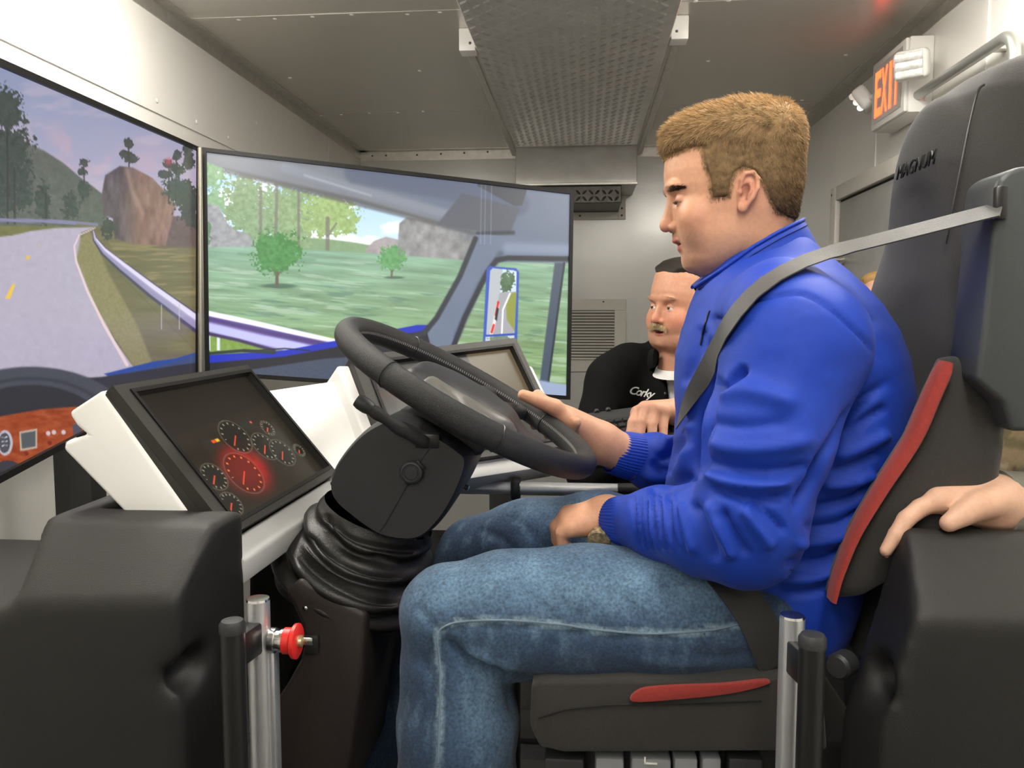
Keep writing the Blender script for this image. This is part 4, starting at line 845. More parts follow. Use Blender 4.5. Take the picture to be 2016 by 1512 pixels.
# hub pad and spokes (sink below the rim plane)
def f_hub(X):
    q = X-WC; x = q@WA; y = q@WL; z = q@WN
    Y_ = np.stack([x, y, z], -1)
    d = s_box(Y_, (-.005, 0, -.014), (.088, .078, .022), None, .02); d = smin(d, s_box(Y_, (.07, 0, -.022), (.07, .045, .016), None, .013), .03)
    for sx in (-1, 1):
        d = smin(d, s_cone(Y_, (.02, sx*.06, -.022), (.085, sx*.178, -.006), .022, .0125), .025); d = smin(d, s_cone(Y_, (-.03, sx*.06, -.022), (.02, sx*.19, -.006), .020, .012), .025)
    return smin(d, s_ell(Y_, (-.01, 0, .004), (.07, .06, .012)), .02)
V, Q = surface(f_hub, WC-.22, WC+.22, .0055); V = relax(V, Q, 2); hub = np_mesh('hub_pad', V, Q, m_abs2, whl, True)
def f_trim(X):
    q = X-WC; Y_ = np.stack([q@WA, q@WL, q@WN], -1); return smax(f_hub(X)-.0022, s_box(Y_, (.03, -.075, -.02), (.09, .03, .03), None, .012), .004)
V, Q = surface(f_trim, WC-.2, WC+.2, .004); np_mesh('spoke_trim', V, Q, mat('grey_spoke_trim', (.12, .115, .105), .4), hub, True)
tube('column_shaft', [WC-WN*.03, WC-WN*.11], .035, m_abs, whl, 18)
tube('horn_slit', [WC+WA*x+WL*.035+WN*(.0105) for x in (-.06, -.02, .03)], .0012, m_blackpost, hub, 6)

# ---- driver's seat
m_fab = mat('black_seat_fabric', (.027, .025, .023), .85, 0, .10, 260, .35, 900, sheen=.15); m_red = mat('red_seat_fabric', (.30, .026, .018), .8, 0, .10, 260, .3, 900, sheen=.2)
m_shell = mat('slate_plastic_shell', (.046, .051, .053), .45, 0, .05, 200, .1, 900)
seat = empty('driver_seat', (.15, YM, PLAT)); tag(seat, 'tall black truck seat with red piping and built-in headrest', 'seat')
zk = [.86, .95, 1.05, 1.15, 1.25, 1.345, 1.42, 1.50, 1.585, 1.62, 1.66]; xk = [.36, .385, .405, .42, .430, .438, .452, .467, .485, .51, .57]; wk = [.195, .2, .205, .205, .2, .165, .14, .135, .127, .112, .08]; tk = [.06, .065, .065, .065, .07, .09, .10, .095, .085, .075, .05]
bp = [(1866, 706), (1835, 770), (1795, 862), (1735, 955), (1683, 1045), (1651, 1125), (1634, 1184), (1700, 1180), (1790, 1130), (1955, 1050), (1975, 950), (1986, 870), (1976, 795), (1940, 760), (1900, 700)]
bpoly = [(onY(u, v, .965)[0], onY(u, v, .965)[2]) for u, v in bp]
def f_back(X):
    z = X[..., 2]; xf = np.interp(z, zk, xk); w_ = np.interp(z, zk, wk); t = np.interp(z, zk, tk); y = np.abs(X[..., 1]-YM)
    qx = np.abs(X[..., 0]-xf-t/2-.02*(y/w_)**2)-(t/2-.03); qy = y-(w_-.03); d = np.hypot(np.maximum(qx, 0), np.maximum(qy, 0))+np.minimum(np.maximum(qx, qy), 0)-.03
    top = smax(d*.93, z-1.645, .05); d = smax(top, .84-z, .02)
    hp_ = s_ell(X, (.482, YM, 1.485), (.03, .110, .11)); d = smin(d, hp_, .03)
    b2 = poly_sdf(X[..., 0], X[..., 2], bpoly); bo = smax(b2, np.abs(y-.215)-.028, .028); return smin(d, bo, .012)
V, Q = surface(f_back, (.24, .90, .83), (.66, 1.5, 1.68), .006); V = relax(V, Q, 1)
bk = np_mesh('backrest', V, Q, m_fab, seat, True)
# seams, pillow edge
def xf_at(z): return float(np.interp(z, zk, xk))
def seam(pts, Y_, r=.0013): return tube('seam', [onY(u, v, Y_) for u, v in smooth_poly([V3(p) for p in pts], 5, False)], r, m_blackpost, bk, 6)
seam([(1938, 166), (1925, 182), (1908, 250), (1890, 340), (1870, 440), (1862, 480)], 1.078, .0016)
# red stripes along the bolsters
for sy in (-1, 1):
    st = smooth_poly([(1864, 712), (1832, 782), (1795, 866), (1735, 960), (1683, 1050), (1651, 1130), (1638, 1182)], 6, False); P0 = []; wd = []
    for i, q in enumerate(st):
        p = onY(q[0], q[1], .956); P0.append(V3((p[0]-.001, YM+sy*(YM-p[1]), p[2]))); wd.append(np.interp(i/len(st), [0, .06, .25, .6, 1], [.006, .0115, .012, .008, .0045]))
    bm = bmesh.new(); rr = []
    for i, p in enumerate(P0):
        t = nrm(P0[min(i+1, len(P0)-1)]-P0[max(i-1, 0)]); s_ = nrm(np.cross(t, (0, sy, 0))); s_ = s_ if s_[0] > 0 else -s_; w_ = wd[i]
        rr.append([bm.verts.new(tuple(p+s_*a_*w_+V3((0, sy*(YM-p[1] if 0 else 0)+sy*b_, 0)))) for a_, b_ in ((-.45, -.012), (-.42, .006), (-.05, .0105), (.55, .0115), (.75, .009), (.75, -.004))])
    for A_, B_ in zip(rr[:-1], rr[1:]):
        for k in range(6): l = (k+1) % 6; bm.faces.new((A_[k], A_[l], B_[l], B_[k]))
    bm.faces.new(rr[0]); bm.faces.new(rr[-1][::-1]); from_bm('red_stripe', bm, m_red, bk, True, 50)
# embroidered name on the headrest
pz = 1.503; px_ = .441
t0 = onX(1764, 355, px_); o = text_mesh('embroidery', 'MAGNUM', .028, .0010, m_blackpost, bk, t0, (0, -1, 0), (.12, 0, 1), .15, 0, 1.04)
# belt tower and back shell
tw = [(1984, 336), (1965, 352), (1957, 400), (1949, 520), (1936, 650), (1921, 748), (1948, 772), (1976, 794), (1990, 850), (2030, 850), (2075, 700), (2110, 340), (2060, 326), (2010, 326)]
tow = prism('belt_tower', [onY(u, v, .925) for u, v in tw], V3((0, .075, 0)), m_shell, seat, .012, 3)
box('belt_slot', onY(1969, 400, .924), (.006, .006, .018), m_blackpost, tow, None, .003)
box2('back_shell', (.52, 1.03, 1.2), (.58, 1.37, 1.45), m_shell, seat, .03, 3)
# cushion
cp = [(1046, 1352), (1062, 1343), (1200, 1340), (1400, 1340), (1500, 1336), (1620, 1330), (1630, 1480), (1110, 1483), (1062, 1472), (1043, 1430)]
cz = prism('cushion', [onY(u, v, .955) for u, v in cp], V3((0, .49, 0)), m_fab, seat, .022, 4)
ri = smooth_poly([(1245, 1382), (1262, 1358), (1330, 1351), (1420, 1348), (1508, 1341), (1509, 1349), (1440, 1366), (1340, 1377)], 4)
prism('red_insert', [onY(u, v, .950) for u, v in ri], V3((0, .02, 0)), m_red, cz, .002)
tube('seam', [onY(u, v, .9525) for u, v in ((1060, 1414), (1110, 1398), (1200, 1388), (1300, 1386), (1500, 1380))], .001, m_blackpost, cz, 6)
m_gr = mat('grey_lever_plastic', (.22, .23, .24), .5)
box2('suspension_base', (-.02, 1.0, PLAT), (.36, 1.4, .775), m_abs, seat, .01)
for u0, u1 in ((1072, 1150), (1172, 1228), (1242, 1320), (1326, 1372), (1380, 1418), (1432, 1500)):
    a, b = onY(u0, 1484, .975), onY(u1, 1484, .975); box2('lever' if u0 > 1100 else 'rail_end', (a[0], .965, a[2]-.07), (b[0], 1.0, a[2]), m_gr if 1160 < u0 < 1430 else m_abs2, seat, .004)
lv = onY(1281, 1503, .964); box('lever_mark', lv, (.008, .0008, .001), m_white_pl, seat); box('lever_mark', lv+V3((-.007, 0, .004)), (.001, .0008, .004), m_white_pl, seat)

# ================================================================== heads and hands
from mathutils.bvhtree import BVHTree
VPX, VPY = 1150.0, 622.0
def HL(u, v, w, s=.00075): k = 1+w*s/1.2; return (VPX+(u-VPX)*k, VPY+(v-VPY)*k)     # seen place of something w px beyond the middle plane -> place in the middle plane's pixels
HB = [207, 212, 221, 236, 260, 290, 320, 345, 372, 395, 420, 445, 470, 495, 515, 530, 543]
HF = [1440, 1412, 1382, 1350, 1324, 1312, 1308, 1306, 1308, 1317, 1321, 1323, 1328, 1337, 1345, 1354, 1376]
HK = [1514, 1532, 1546, 1558, 1567, 1573, 1576, 1576, 1573, 1568, 1564, 1552, 1532, 1504, 1474, 1444, 1420]
HW = [30, 52, 70, 86, 98, 103, 104, 104, 102, 99, 96, 91, 84, 75, 63, 50, 34]
def head_sdf(L, opt):
    """L: (..., 3) local pixels (u, b, w); returns distance in pixels"""
    u, b, w = L[..., 0], L[..., 1], L[..., 2]; aw = np.abs(w)*1.0; M = np.stack([u, b, aw], -1)
    f = np.interp(b, HB, HF); k = np.interp(b, HB, HK); hw = np.interp(b, HB, HW)*opt.get('wide', 1.0)
    um = np.interp(b, [200, 300, 372, 445, 500, 543], [1485, 1480, 1470, 1440, 1415, 1398]); ln = np.where(u < um, um-f, k-um); p = 2.25
    r = ((np.abs(u-um)/ln)**p+(aw/hw)**p)**(1/p); d = (r-1)*np.minimum(ln, hw)*.9
    d = smax(d, 207-b, 14); d = smax(d, b-545, 10)
    E = lambda c, r_: s_ell(M, c, r_)
    d = smin(d, E((1399, 505, 30), (48, 36, 44)), 16)                                  # under-jaw
    d = smin(d, E((1425, 470, 58), (60, 46, 30)), 18)
    d = smin(d, E((1360, 437, 56), (30, 34, 30)), 18)                                  # cheek
    d = smin(d, E((1374, 468, 46), (34, 30, 30)), 18)
    d = smin(d, E((1320, 373, 30), (11, 8, 32)), 10)                                   # brow
    d = smin(d, s_ball(M, (1361, 519, 6), 19), 12)                                     # chin
    d = smax(d, -E((1314, 400, 41), (20, 13, 22)), 10)                                 # eye socket
    eb = s_ball(M, (1340, 401, 42), 16.8); lidu = smax(eb, b-(405.0+(aw-42)*.05), 1.5); lidl = smax(eb-.2, (408.0-(aw-42)*.08)-b, 1.5)
    if opt.get('eyes_open'): lidu = smax(eb, b-(400.5+(aw-42)*.05), 1.5)
    d = smin(d, lidu, 3); d = smin(d, lidl, 4)
    ns = opt.get('nose', 1.0)
    d = smin(d, s_cone(M, (1323, 392, 0), (1312, 436, 0), 9, 11.5*ns), 9); d = smin(d, s_ball(M, (1309, 446.5, 0), 12.5*ns), 8); d = smin(d, E((1325, 450, 14*ns), (12, 9, 8.5*ns)), 5)
    d = smax(d, -E((1317, 460.5, 8.5), (7, 4, 3.8)), 2.5)
    d = smin(d, E((1335, 466, 0), (12, 10, 12)), 10)                                   # philtrum
    d = smin(d, E((1333.5, 476.5, 0), (11.5, 5.6, 25)), 5); d = smin(d, E((1342.5, 491, 0), (10, 8.0, 22)), 5)
    op = opt.get('mouth', 3.0); d = smax(d, -E((1331, 483, 0), (19, op, 24)), 2.0)
    d = smin(d, E((1358, 470, 34), (14, 16, 10)), 10)                                  # beside the mouth
    if opt.get('jowl'): d = smin(d, E((1408, 500, 52), (56, 46, 48)), 22); d = smin(d, E((1368, 452, 50), (34, 34, 36)), 16)
    # ear
    ec = np.array([1449, 392, 101]); ca, sa = math.cos(.16), math.sin(.16); q = M-ec; eu = q[..., 0]*ca+q[..., 1]*sa; ev = -q[..., 0]*sa+q[..., 1]*ca; ew = q[..., 2]-eu*.25; Eo = np.stack([eu, ev, ew], -1)
    ear = s_ell(Eo, (0, -2, 0), (17.5, 34, 6))
    hel = s_chain(Eo, [(-11, -4, 3), (-13, -18, 5), (-7, -31, 6), (5, -34, 6), (15, -24, 7), (17, -6, 7), (12, 12, 6), (4, 26, 4)], [3, 3.6, 4, 4.2, 4.4, 4.2, 3.8, 4], 2)
    ear = smin(ear, hel, 2.5); ear = smin(ear, s_ell(Eo, (-2, 31, 2), (9.5, 10, 5.5)), 4); ear = smax(ear, -s_ell(Eo, (-2, 3, 7), (9.5, 16, 10)), 2); ear = smax(ear, -s_chain(Eo, [(-4, -24, 8), (6, -24, 8.5), (9, -8, 8.5)], [3, 3.6, 2.6], 0), 2)
    ear = smin(ear, s_chain(Eo, [(4, -16, 5), (7, -2, 5.5), (3, 14, 5)], [2.6, 3, 2.8], 1), 2.5); ear = smin(ear, s_ell(Eo, (-11, 5, 3), (4.5, 6.5, 5)), 3)
    d = smin(d, ear, 3)
    # neck
    nk = opt.get('neck', ((1478, 450, 0), (1530, 600, 0), 76, 84)); d = smin(d, s_cone(L, nk[0], nk[1], nk[2], nk[3]), 16)
    return d
def skin_cols(L, opt):
    u, b, w = L[:, 0], L[:, 1], np.abs(L[:, 2]); base = np.array(opt.get('skin', (.60, .335, .225))); c = np.tile(base, (len(L), 1))
    def mix(m, col): nonlocal c; m = np.clip(m, 0, 1)[:, None]; c = c*(1-m)+np.asarray(col)*m
    G = lambda cu, cb, cw, ru, rb, rw: np.exp(-(((u-cu)/ru)**2+((b-cb)/rb)**2+((w-cw)/rw)**2))
    ru = np.array(opt.get('ruddy', (.56, .22, .15)))
    mix(.5*G(1362, 440, 60, 34, 26, 40)*opt.get('flush', 1), ru); mix(.55*G(1308, 448, 0, 18, 14, 20), ru); mix(.75*G(1449, 392, 108, 24, 40, 16), ru); mix(.35*G(1335, 405, 42, 20, 14, 26), (.44, .2, .15))
    mix(.35*sstep(455, 480, b)*sstep(1500, 1430, u)*(fbm(L/5., 3)*.8+.3), (.40, .25, .18))           # shaved beard
    mix(.95*sstep(1.15, .8, np.hypot((b-476.5)/6.5, w/24))*(u < 1356)*(b < 483.2), (.44, .11, .09)); mix(.95*sstep(1.15, .8, np.hypot((b-491)/8.5, w/21))*(u < 1354)*(b >= 483.2), (.52, .14, .115)); mix(.9*sstep(1.25, .6, np.hypot((b-483)/(opt.get('mouth', 3)), w/23))*(u < 1360)*(u > 1326), (.10, .03, .03)); mix(.8*sstep(1.3, .7, np.hypot((b-460.5)/4, (w-8.5)/4))*(u < 1326), (.2, .07, .05))
    lid = np.exp(-((b-(404.5+(w-42)*.05))/2.6)**2)*np.exp(-((w-42)/17)**4)*(u < 1345); mix(.8*lid*(0 if opt.get('eyes_open') else 1), (.10, .05, .04)); crease = np.exp(-((b-391)/1.8)**2)*np.exp(-((w-42)/18)**4)*(u < 1350); mix(.45*crease, (.32, .15, .11))
    mix(.7*G(1447, 396, 104, 9, 16, 6), (.25, .09, .06)); mix(.25*sstep(1500, 1420, u)*sstep(380, 330, b), (.66, .38, .25))  # first mix paints shade into the hollow of the ear
    c *= (1+(fbm(L/9., 3)-.5)*.10)[:, None]; return c
def make_head(M, opt, h=2.2, lo=(1285, 185, -125), hi=(1615, 600, 125)):
    V, Q = surface(lambda X: head_sdf(X, opt), lo, hi, h); V = relax(V, Q, 1, .35); return V, Q, skin_cols(V, opt)
def to_world(L, M): O, ex, ey, ew = M; return O+(L[:, 0:1]-1450)*ex+(L[:, 1:2]-360)*ey+L[:, 2:3]*ew
def orient(V, Q):
    n = np.cross(V[Q[:, 2]]-V[Q[:, 0]], V[Q[:, 3]]-V[Q[:, 1]]); c = V[Q].mean(1); return Q if (n*(c-V.mean(0))).sum() > 0 else Q[:, ::-1]
def strands(roots, dirs, lens, wid, cols, bend, seg=3, jit=.25, rs=None):
    """tapered hair blades; returns verts, quads, colours"""
    rs = rs or np.random.RandomState(5); n = len(roots); d = dirs+rs.randn(n, 3)*jit; d = nrm_rows(d); side = nrm_rows(np.cross(d, rs.randn(n, 3))); VV = []; CC = []
    p = roots.copy(); step = (lens/seg)[:, None]
    for k in range(seg+1):
        t = k/seg; w_ = wid*(1-t*.85); VV.append(np.stack([p-side*w_/2, p+side*w_/2], 1)); CC.append(np.repeat((cols*(.75+.45*t))[:, None], 2, 1)); p = p+d*step; d = nrm_rows(d+bend*(1/seg))
    VV = np.stack(VV, 1); CC = np.stack(CC, 1); I = np.arange(n)[:, None]*(seg+1)*2+np.arange(seg)[None]*2; Q = np.stack([I, I+1, I+3, I+2], -1).reshape(-1, 4); return VV.reshape(-1, 3), Q, CC.reshape(-1, 3)
def scatter(V, Q, mask_face, n, rs):
    a = np.linalg.norm(np.cross(V[Q[:, 2]]-V[Q[:, 0]], V[Q[:, 3]]-V[Q[:, 1]]), axis=1)*mask_face; pf_ = a/a.sum(); f = rs.choice(len(Q), n, p=pf_); s, t = rs.rand(n, 1), rs.rand(n, 1); q = Q[f]
    return (V[q[:, 0]]*(1-s)+V[q[:, 1]]*s)*(1-t)+(V[q[:, 3]]*(1-s)+V[q[:, 2]]*s)*t, f
def join_np(parts):
    V, Q, C, o = [], [], [], 0
    for v, q, c in parts: V.append(v); Q.append(q+o); C.append(c); o += len(v)
    return np.concatenate(V), np.concatenate(Q), np.concatenate(C)
def chain_part(fn, lo, hi, h, col, it=1):
    V, Q = surface(fn, lo, hi, h); V = relax(V, Q, it, .5); c = np.tile(np.asarray(col, float), (len(V), 1))*(1+(fbm(V*70, 3)-.5)*.16)[:, None]; return V, orient(V, Q), c
def bounds(pts, pad): a = np.array(pts); return a.min(0)-pad, a.max(0)+pad
def hand_sdf(fingers, palm, k=.006):
    """fingers: list of (joints, radii); palm: list of (a, b, ra, rb)"""
    def f(X):
        d = None
        for a, b, ra, rb in palm: e = s_cone(X, a, b, ra, rb); d = e if d is None else smin(d, e, .014)
        for j, r in fingers: d = smin(d, s_chain(X, j, r, .002), k)
        return d
    return f
def nails(fingers, idx, up, m, parent):
    pass
m_skin = mat('skin', (.6, .34, .23), .48, 0, .05, 180, .12, 700, attr='col', sss=.12, spec=.35); m_hair = mat('hair', (.3, .2, .1), .6, attr='col', spec=.18)
m_eye = mat('eye_white', (.75, .72, .68), .15); m_iris = mat('eye_iris', (.05, .045, .04), .1)

# ================================================================== the driver
SK = (.64, .335, .205)
drv = empty('person', (.20, YM, PLAT)); tag(drv, 'person in royal blue quarter-zip jacket and jeans steering, belted into the seat', 'person')
O_ = onY(1450, 360, YM); MH = (O_, (onY(1550, 360, YM)-onY(1350, 360, YM))/200, (onY(1450, 460, YM)-onY(1450, 260, YM))/200, V3((0, .00075, 0)))
HOPT = {'skin': SK}
hV, hQ, hC = make_head(MH, HOPT, 2.1); hW = to_world(hV, MH); hQ = orient(hW, hQ)
# hair region (side view, seen pixels on the near side brought back to the middle plane)
hp_ = [(1290, 300, 0), (1304, 312, 0), (1330, 300, -55), (1362, 288, -80), (1384, 287, -92), (1388, 322, -98), (1400, 348, -102), (1404, 388, -102), (1434, 386, -104), (1438, 358, -104), (1446, 338, -106), (1463, 328, -106), (1486, 336, -104), (1504, 364, -98), (1517, 395, -92), (1528, 415, -84), (1548, 428, -60), (1580, 434, -30), (1640, 430, 0), (1640, 160, 0), (1280, 160, 0)]
hairpoly = [HL(u, v, w) for u, v, w in hp_]
def hair_t(L):
    u, b = L[..., 0], L[..., 1]; d, _ = seg_dist(u, b, hairpoly+[hairpoly[0]]); d = np.where(inpoly(u, b, hairpoly), d, -d)
    top = sstep(330, 230, b); th = 2.5+7.5*top+2.5*sstep(1330, 1300, u); return np.where(d > 0, np.minimum(th, .5+d*.45), -3), d
def cap_sdf(L): t, d = hair_t(L); return np.maximum(head_sdf(L, HOPT), L[..., 1]-452)-t-(fbm(L/np.array([7., 7., 7.]), 2)-.5)*3.0*(d > 4)
cV, cQ = surface(cap_sdf, (1280, 170, -125), (1620, 455, 125), 2.6); t_, d_ = hair_t(cV); keep = d_ > -1; cQ = cQ[keep[cQ].all(1)]; cW = to_world(cV, MH); cQ = orient(cW, cQ)
def hair_col(L):
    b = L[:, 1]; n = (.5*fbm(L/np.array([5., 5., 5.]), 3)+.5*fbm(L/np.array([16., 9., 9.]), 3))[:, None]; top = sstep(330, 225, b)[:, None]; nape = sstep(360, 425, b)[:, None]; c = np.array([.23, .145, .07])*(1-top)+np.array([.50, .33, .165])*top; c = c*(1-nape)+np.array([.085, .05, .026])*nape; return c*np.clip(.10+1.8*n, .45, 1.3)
rs = np.random.RandomState(11)
fc = cV[cQ].mean(1); nL = vnormals(cV, orient(cV, cQ)); rt, fi = scatter(cV, cQ, (hair_t(fc)[1] > 1).astype(float), 32000, rs); rn = nrm_rows(nL[cQ[fi]].mean(1))
top = sstep(335, 235, rt[:, 1])[:, None]; front = sstep(1480, 1340, rt[:, 0])[:, None]
flow = np.array([-1.0, .12, 0])*top+np.array([.25, 1.0, 0])*(1-top)              # forward on the crown, down on the sides
whorl = sstep(1500, 1565, rt[:, 0])[:, None]*top; flow = flow*(1-whorl)+np.array([.5, .7, 0])*whorl
dirs = nrm_rows(rn*(.40+.2*top)+flow*(.75+.35*front)+rs.randn(len(rt), 3)*.12); ln_ = (5.0+5*top[:, 0]+4*front[:, 0]*top[:, 0])*(.6+.8*rs.rand(len(rt)))*sstep(-1, 12, hair_t(rt)[1])+1.5
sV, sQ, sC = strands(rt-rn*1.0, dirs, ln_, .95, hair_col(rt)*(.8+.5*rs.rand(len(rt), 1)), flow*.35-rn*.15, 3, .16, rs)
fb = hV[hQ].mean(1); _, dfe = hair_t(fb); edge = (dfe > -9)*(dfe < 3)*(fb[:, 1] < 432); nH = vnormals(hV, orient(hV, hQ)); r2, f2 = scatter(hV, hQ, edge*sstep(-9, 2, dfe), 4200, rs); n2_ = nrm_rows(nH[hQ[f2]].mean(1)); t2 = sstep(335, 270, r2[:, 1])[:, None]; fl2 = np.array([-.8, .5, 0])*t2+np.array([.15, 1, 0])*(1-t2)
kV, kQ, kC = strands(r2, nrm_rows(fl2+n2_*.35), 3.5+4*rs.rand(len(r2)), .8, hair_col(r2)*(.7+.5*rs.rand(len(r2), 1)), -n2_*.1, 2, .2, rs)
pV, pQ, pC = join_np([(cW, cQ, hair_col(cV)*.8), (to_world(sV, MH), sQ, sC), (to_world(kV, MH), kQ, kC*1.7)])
# eyebrows
fb = hV[hQ].mean(1); ebm = (np.abs(np.abs(fb[:, 2])-37) < 28)*(np.abs(fb[:, 1]-(377.5+.06*(np.abs(fb[:, 2])-34))) < 6.5-.05*np.abs(fb[:, 2]))*(fb[:, 0] < 1362); nH = vnormals(hV, orient(hV, hQ))
er, ef = scatter(hV, hQ, ebm.astype(float), 1400, rs); en = nrm_rows(nH[hQ[ef]].mean(1)); eflow = np.stack([np.full(len(er), .9), np.full(len(er), -.15), np.sign(er[:, 2])*.9], -1)
eV, eQ, eC = strands(er, nrm_rows(eflow+en*.35), 5+4*rs.rand(len(er)), 1.0, np.tile([.05, .032, .02], (len(er), 1)), en*0, 2, .15, rs)
lm = (np.abs(fb[:, 1]-(404.5+(np.abs(fb[:, 2])-42)*.05)) < 1.6)*(np.abs(np.abs(fb[:, 2])-42) < 17)*(fb[:, 0] < 1342); lr, lf = scatter(hV, hQ, lm.astype(float)+1e-12, 160, rs)
lV, lQ, lC = strands(lr, nrm_rows(np.stack([np.full(len(lr), -1.), np.full(len(lr), .55), np.sign(lr[:, 2])*.4], -1)), np.full(len(lr), 7.5), .8, np.tile([.03, .02, .015], (len(lr), 1)), np.tile([-.2, -.4, 0], (len(lr), 1)), 2, .12, rs)
bV, bQ, bC = join_np([(to_world(eV, MH), eQ, eC), (to_world(lV, MH), lQ, lC)])
def eyes(M, parent, open_=False, gaze=(-1, .45, 0)):
    for sgn in (-1, 1):
        c = np.array([[1340, 401, sgn*42]], float); r_ = 15.6*np.linalg.norm(M[1]); wc = to_world(c, M)[0]; g = gaze[0]*-0+0; gd = nrm(gaze[0]*M[1]+gaze[1]*M[2]+gaze[2]*M[3])
        e = lathe('eye', wc, gd, [(r_*math.sin(a), r_*math.cos(a)) for a in np.linspace(-1.57, 1.57, 15)], m_eye, parent, 20, None); lathe('iris', wc+gd*(r_*.86), gd, [(0, r_*.5), (r_*.08, r_*.46), (r_*.155, r_*.2), (r_*.16, 0)], m_iris, e, 16, None)
eyes(MH, drv, False, (-1, .7, 0))
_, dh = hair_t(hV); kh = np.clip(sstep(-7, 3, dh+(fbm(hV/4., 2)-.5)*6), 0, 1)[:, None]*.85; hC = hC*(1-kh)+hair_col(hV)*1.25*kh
# ---- hands
WRp = lambda t, k=0, n_=0: rim_pt(t, WR+k)+WN*n_
Rw = onY(1205, 888, 1.42); tg = .42                                   # place of the right hand on the rim
def onrim(t, b, r):                                                   # point round the rim tube at ring angle t, section angle b (0 = top, + outward)
    e = (rim_pt(t)-WC)/WR; return rim_pt(t)+r*(math.cos(b)*WN+math.sin(b)*e)
fing = []
for i, t in enumerate((1.18, 1.02, .87, .73)):
    rr = (.0088, .0092, .0088, .0078)[i]; R = .0185+rr*.95
    fing.append(([onrim(t-.03, .55, R+.008), onrim(t, 1.15, R+.004), onrim(t+.01, 1.6, R), onrim(t+.02, 2.0, R), onrim(t+.02, 2.35, R-.001)], [rr*1.12, rr*1.05, rr, rr*.95, rr*.82]))
th = [onY(1128, 838, 1.375), onY(1092, 802, 1.352), onY(1062, 790, 1.345), onY(1030, 778, 1.34)]
fing.append((th, [.018, .0145, .0122, .0096]))
pc = [onrim(.70, .75, .034), onrim(.5, .5, .034)]
palm = [(onY(1178, 862, 1.405), onrim(1.12, .62, .030), .022, .0125), (onY(1180, 872, 1.41), onrim(.97, .62, .031), .023, .014), (onY(1185, 880, 1.412), onrim(.80, .62, .031), .022, .013), (onY(1178, 862, 1.40), onY(1120, 826, 1.372), .023, .018), (onY(1250, 905, 1.435), onY(1185, 872, 1.410), .037, .033), (onY(1185, 872, 1.410), onY(1120, 832, 1.385), .033, .022)]
rh = hand_sdf(fing, palm); lo, hi = bounds([p for j, r in fing for p in j]+[a for a, *_ in palm]+[b for _, b, *_ in palm], .05)
RH = chain_part(rh, lo, hi, .0026, SK)
# left hand lying on the lap, fingers curled down between the thighs
lw = onY(1232, 1022, 1.10)
kn_ = [onY(1120, 1012, 1.145), onY(1117, 1020, 1.125), onY(1118, 1030, 1.105), onY(1124, 1040, 1.09)]
fing = []
for i, k in enumerate(kn_):
    rr = (.0098, .0102, .0096, .0084)[i]; y = k[1]; fing.append(([k, onY(1096+3*i, 1036+4*i, y), onY(1098+3*i, 1062+3*i, y+.004), onY(1112+3*i, 1078, y+.006)], [rr*1.12, rr*1.02, rr*.96, rr*.85]))
fing.append(([onY(1180, 1020, 1.15), onY(1145, 1010, 1.17), onY(1118, 1022, 1.172), onY(1096, 1038, 1.168)], [.017, .013, .0112, .009]))
palm = [(onY(1195, 1018, 1.125), k, .024, .013) for k in kn_]+[(lw, onY(1190, 1018, 1.12), .027, .025)]
lh = hand_sdf(fing, palm); lo, hi = bounds([p for j, r in fing for p in j]+[a for a, *_ in palm]+[b for _, b, *_ in palm], .05)
LH = chain_part(lh, lo, hi, .0026, SK)
# rough trunk and arms under the clothes keep the body in one piece
SH_L, EL_L = onY(1570, 668, 1.0), onY(1492, 1052, .95); SH_R, EL_R = onY(1500, 650, 1.40), onY(1400, 930, 1.47)
core = lambda X: smin(smin(s_chain(X, [onY(1530, 600, YM), onY(1560, 760, YM), onY(1520, 1000, YM), onY(1480, 1180, YM)], [.05, .10, .10, .09], .02), s_chain(X, [onY(1520, 560, YM), SH_L, EL_L, lw], [.04, .03, .028, .02], .01), .02), s_chain(X, [onY(1520, 560, YM), SH_R, EL_R, onY(1250, 905, 1.435)], [.04, .03, .028, .02], .01), .02)
CO = chain_part(core, (-.1, .86, .8), (.6, 1.56, 1.45), .014, SK)
bodyp = join_np([(hW, hQ, hC), RH, LH, CO]); body = np_mesh('body', *bodyp[:2], m_skin, drv, True, bodyp[2])
np_mesh('hair', pV, pQ, m_hair, drv, True, pC); np_mesh('eyebrows', bV, bQ, m_hair, drv, True, bC)
# thumb nail
# ---- jacket
JV = [455, 480, 510, 540, 570, 600, 650, 700, 760, 820, 880, 940, 1000, 1060, 1120, 1180, 1222]
JF = [1470, 1440, 1405, 1385, 1372, 1362, 1345, 1333, 1330, 1335, 1330, 1318, 1308, 1310, 1330, 1370, 1420]
JB = [1570, 1595, 1628, 1662, 1690, 1712, 1738, 1754, 1764, 1762, 1748, 1730, 1708, 1690, 1668, 1645, 1625]
JW = [.05, .062, .085, .115, .145, .170, .200, .212, .216, .214, .210, .206, .205, .206, .206, .200, .185]
jz = np.array([onY(1550, v, YM)[2] for v in JV]); jf = np.array([onY(u, v, YM)[0] for u, v in zip(JF, JV)]); jb = np.array([onY(u, v, YM)[0] for u, v in zip(JB, JV)]); jw = np.array(JW); od = np.argsort(jz)
def f_torso(X):
    z = X[..., 2]; f = np.interp(z, jz[od], jf[od]); b = np.interp(z, jz[od], jb[od]); w_ = np.interp(z, jz[od], jw[od]); c = f+(b-f)*.54; ln = np.where(X[..., 0] < c, c-f, b-c); p = 2.3
    r = ((np.abs(X[..., 0]-c)/ln)**p+(np.abs(X[..., 1]-YM)/w_)**p)**(1/p); d = (r-1)*np.minimum(ln, w_)*.85; return smax(smax(d, z-jz.max(), .02), jz.min()-z, .03)
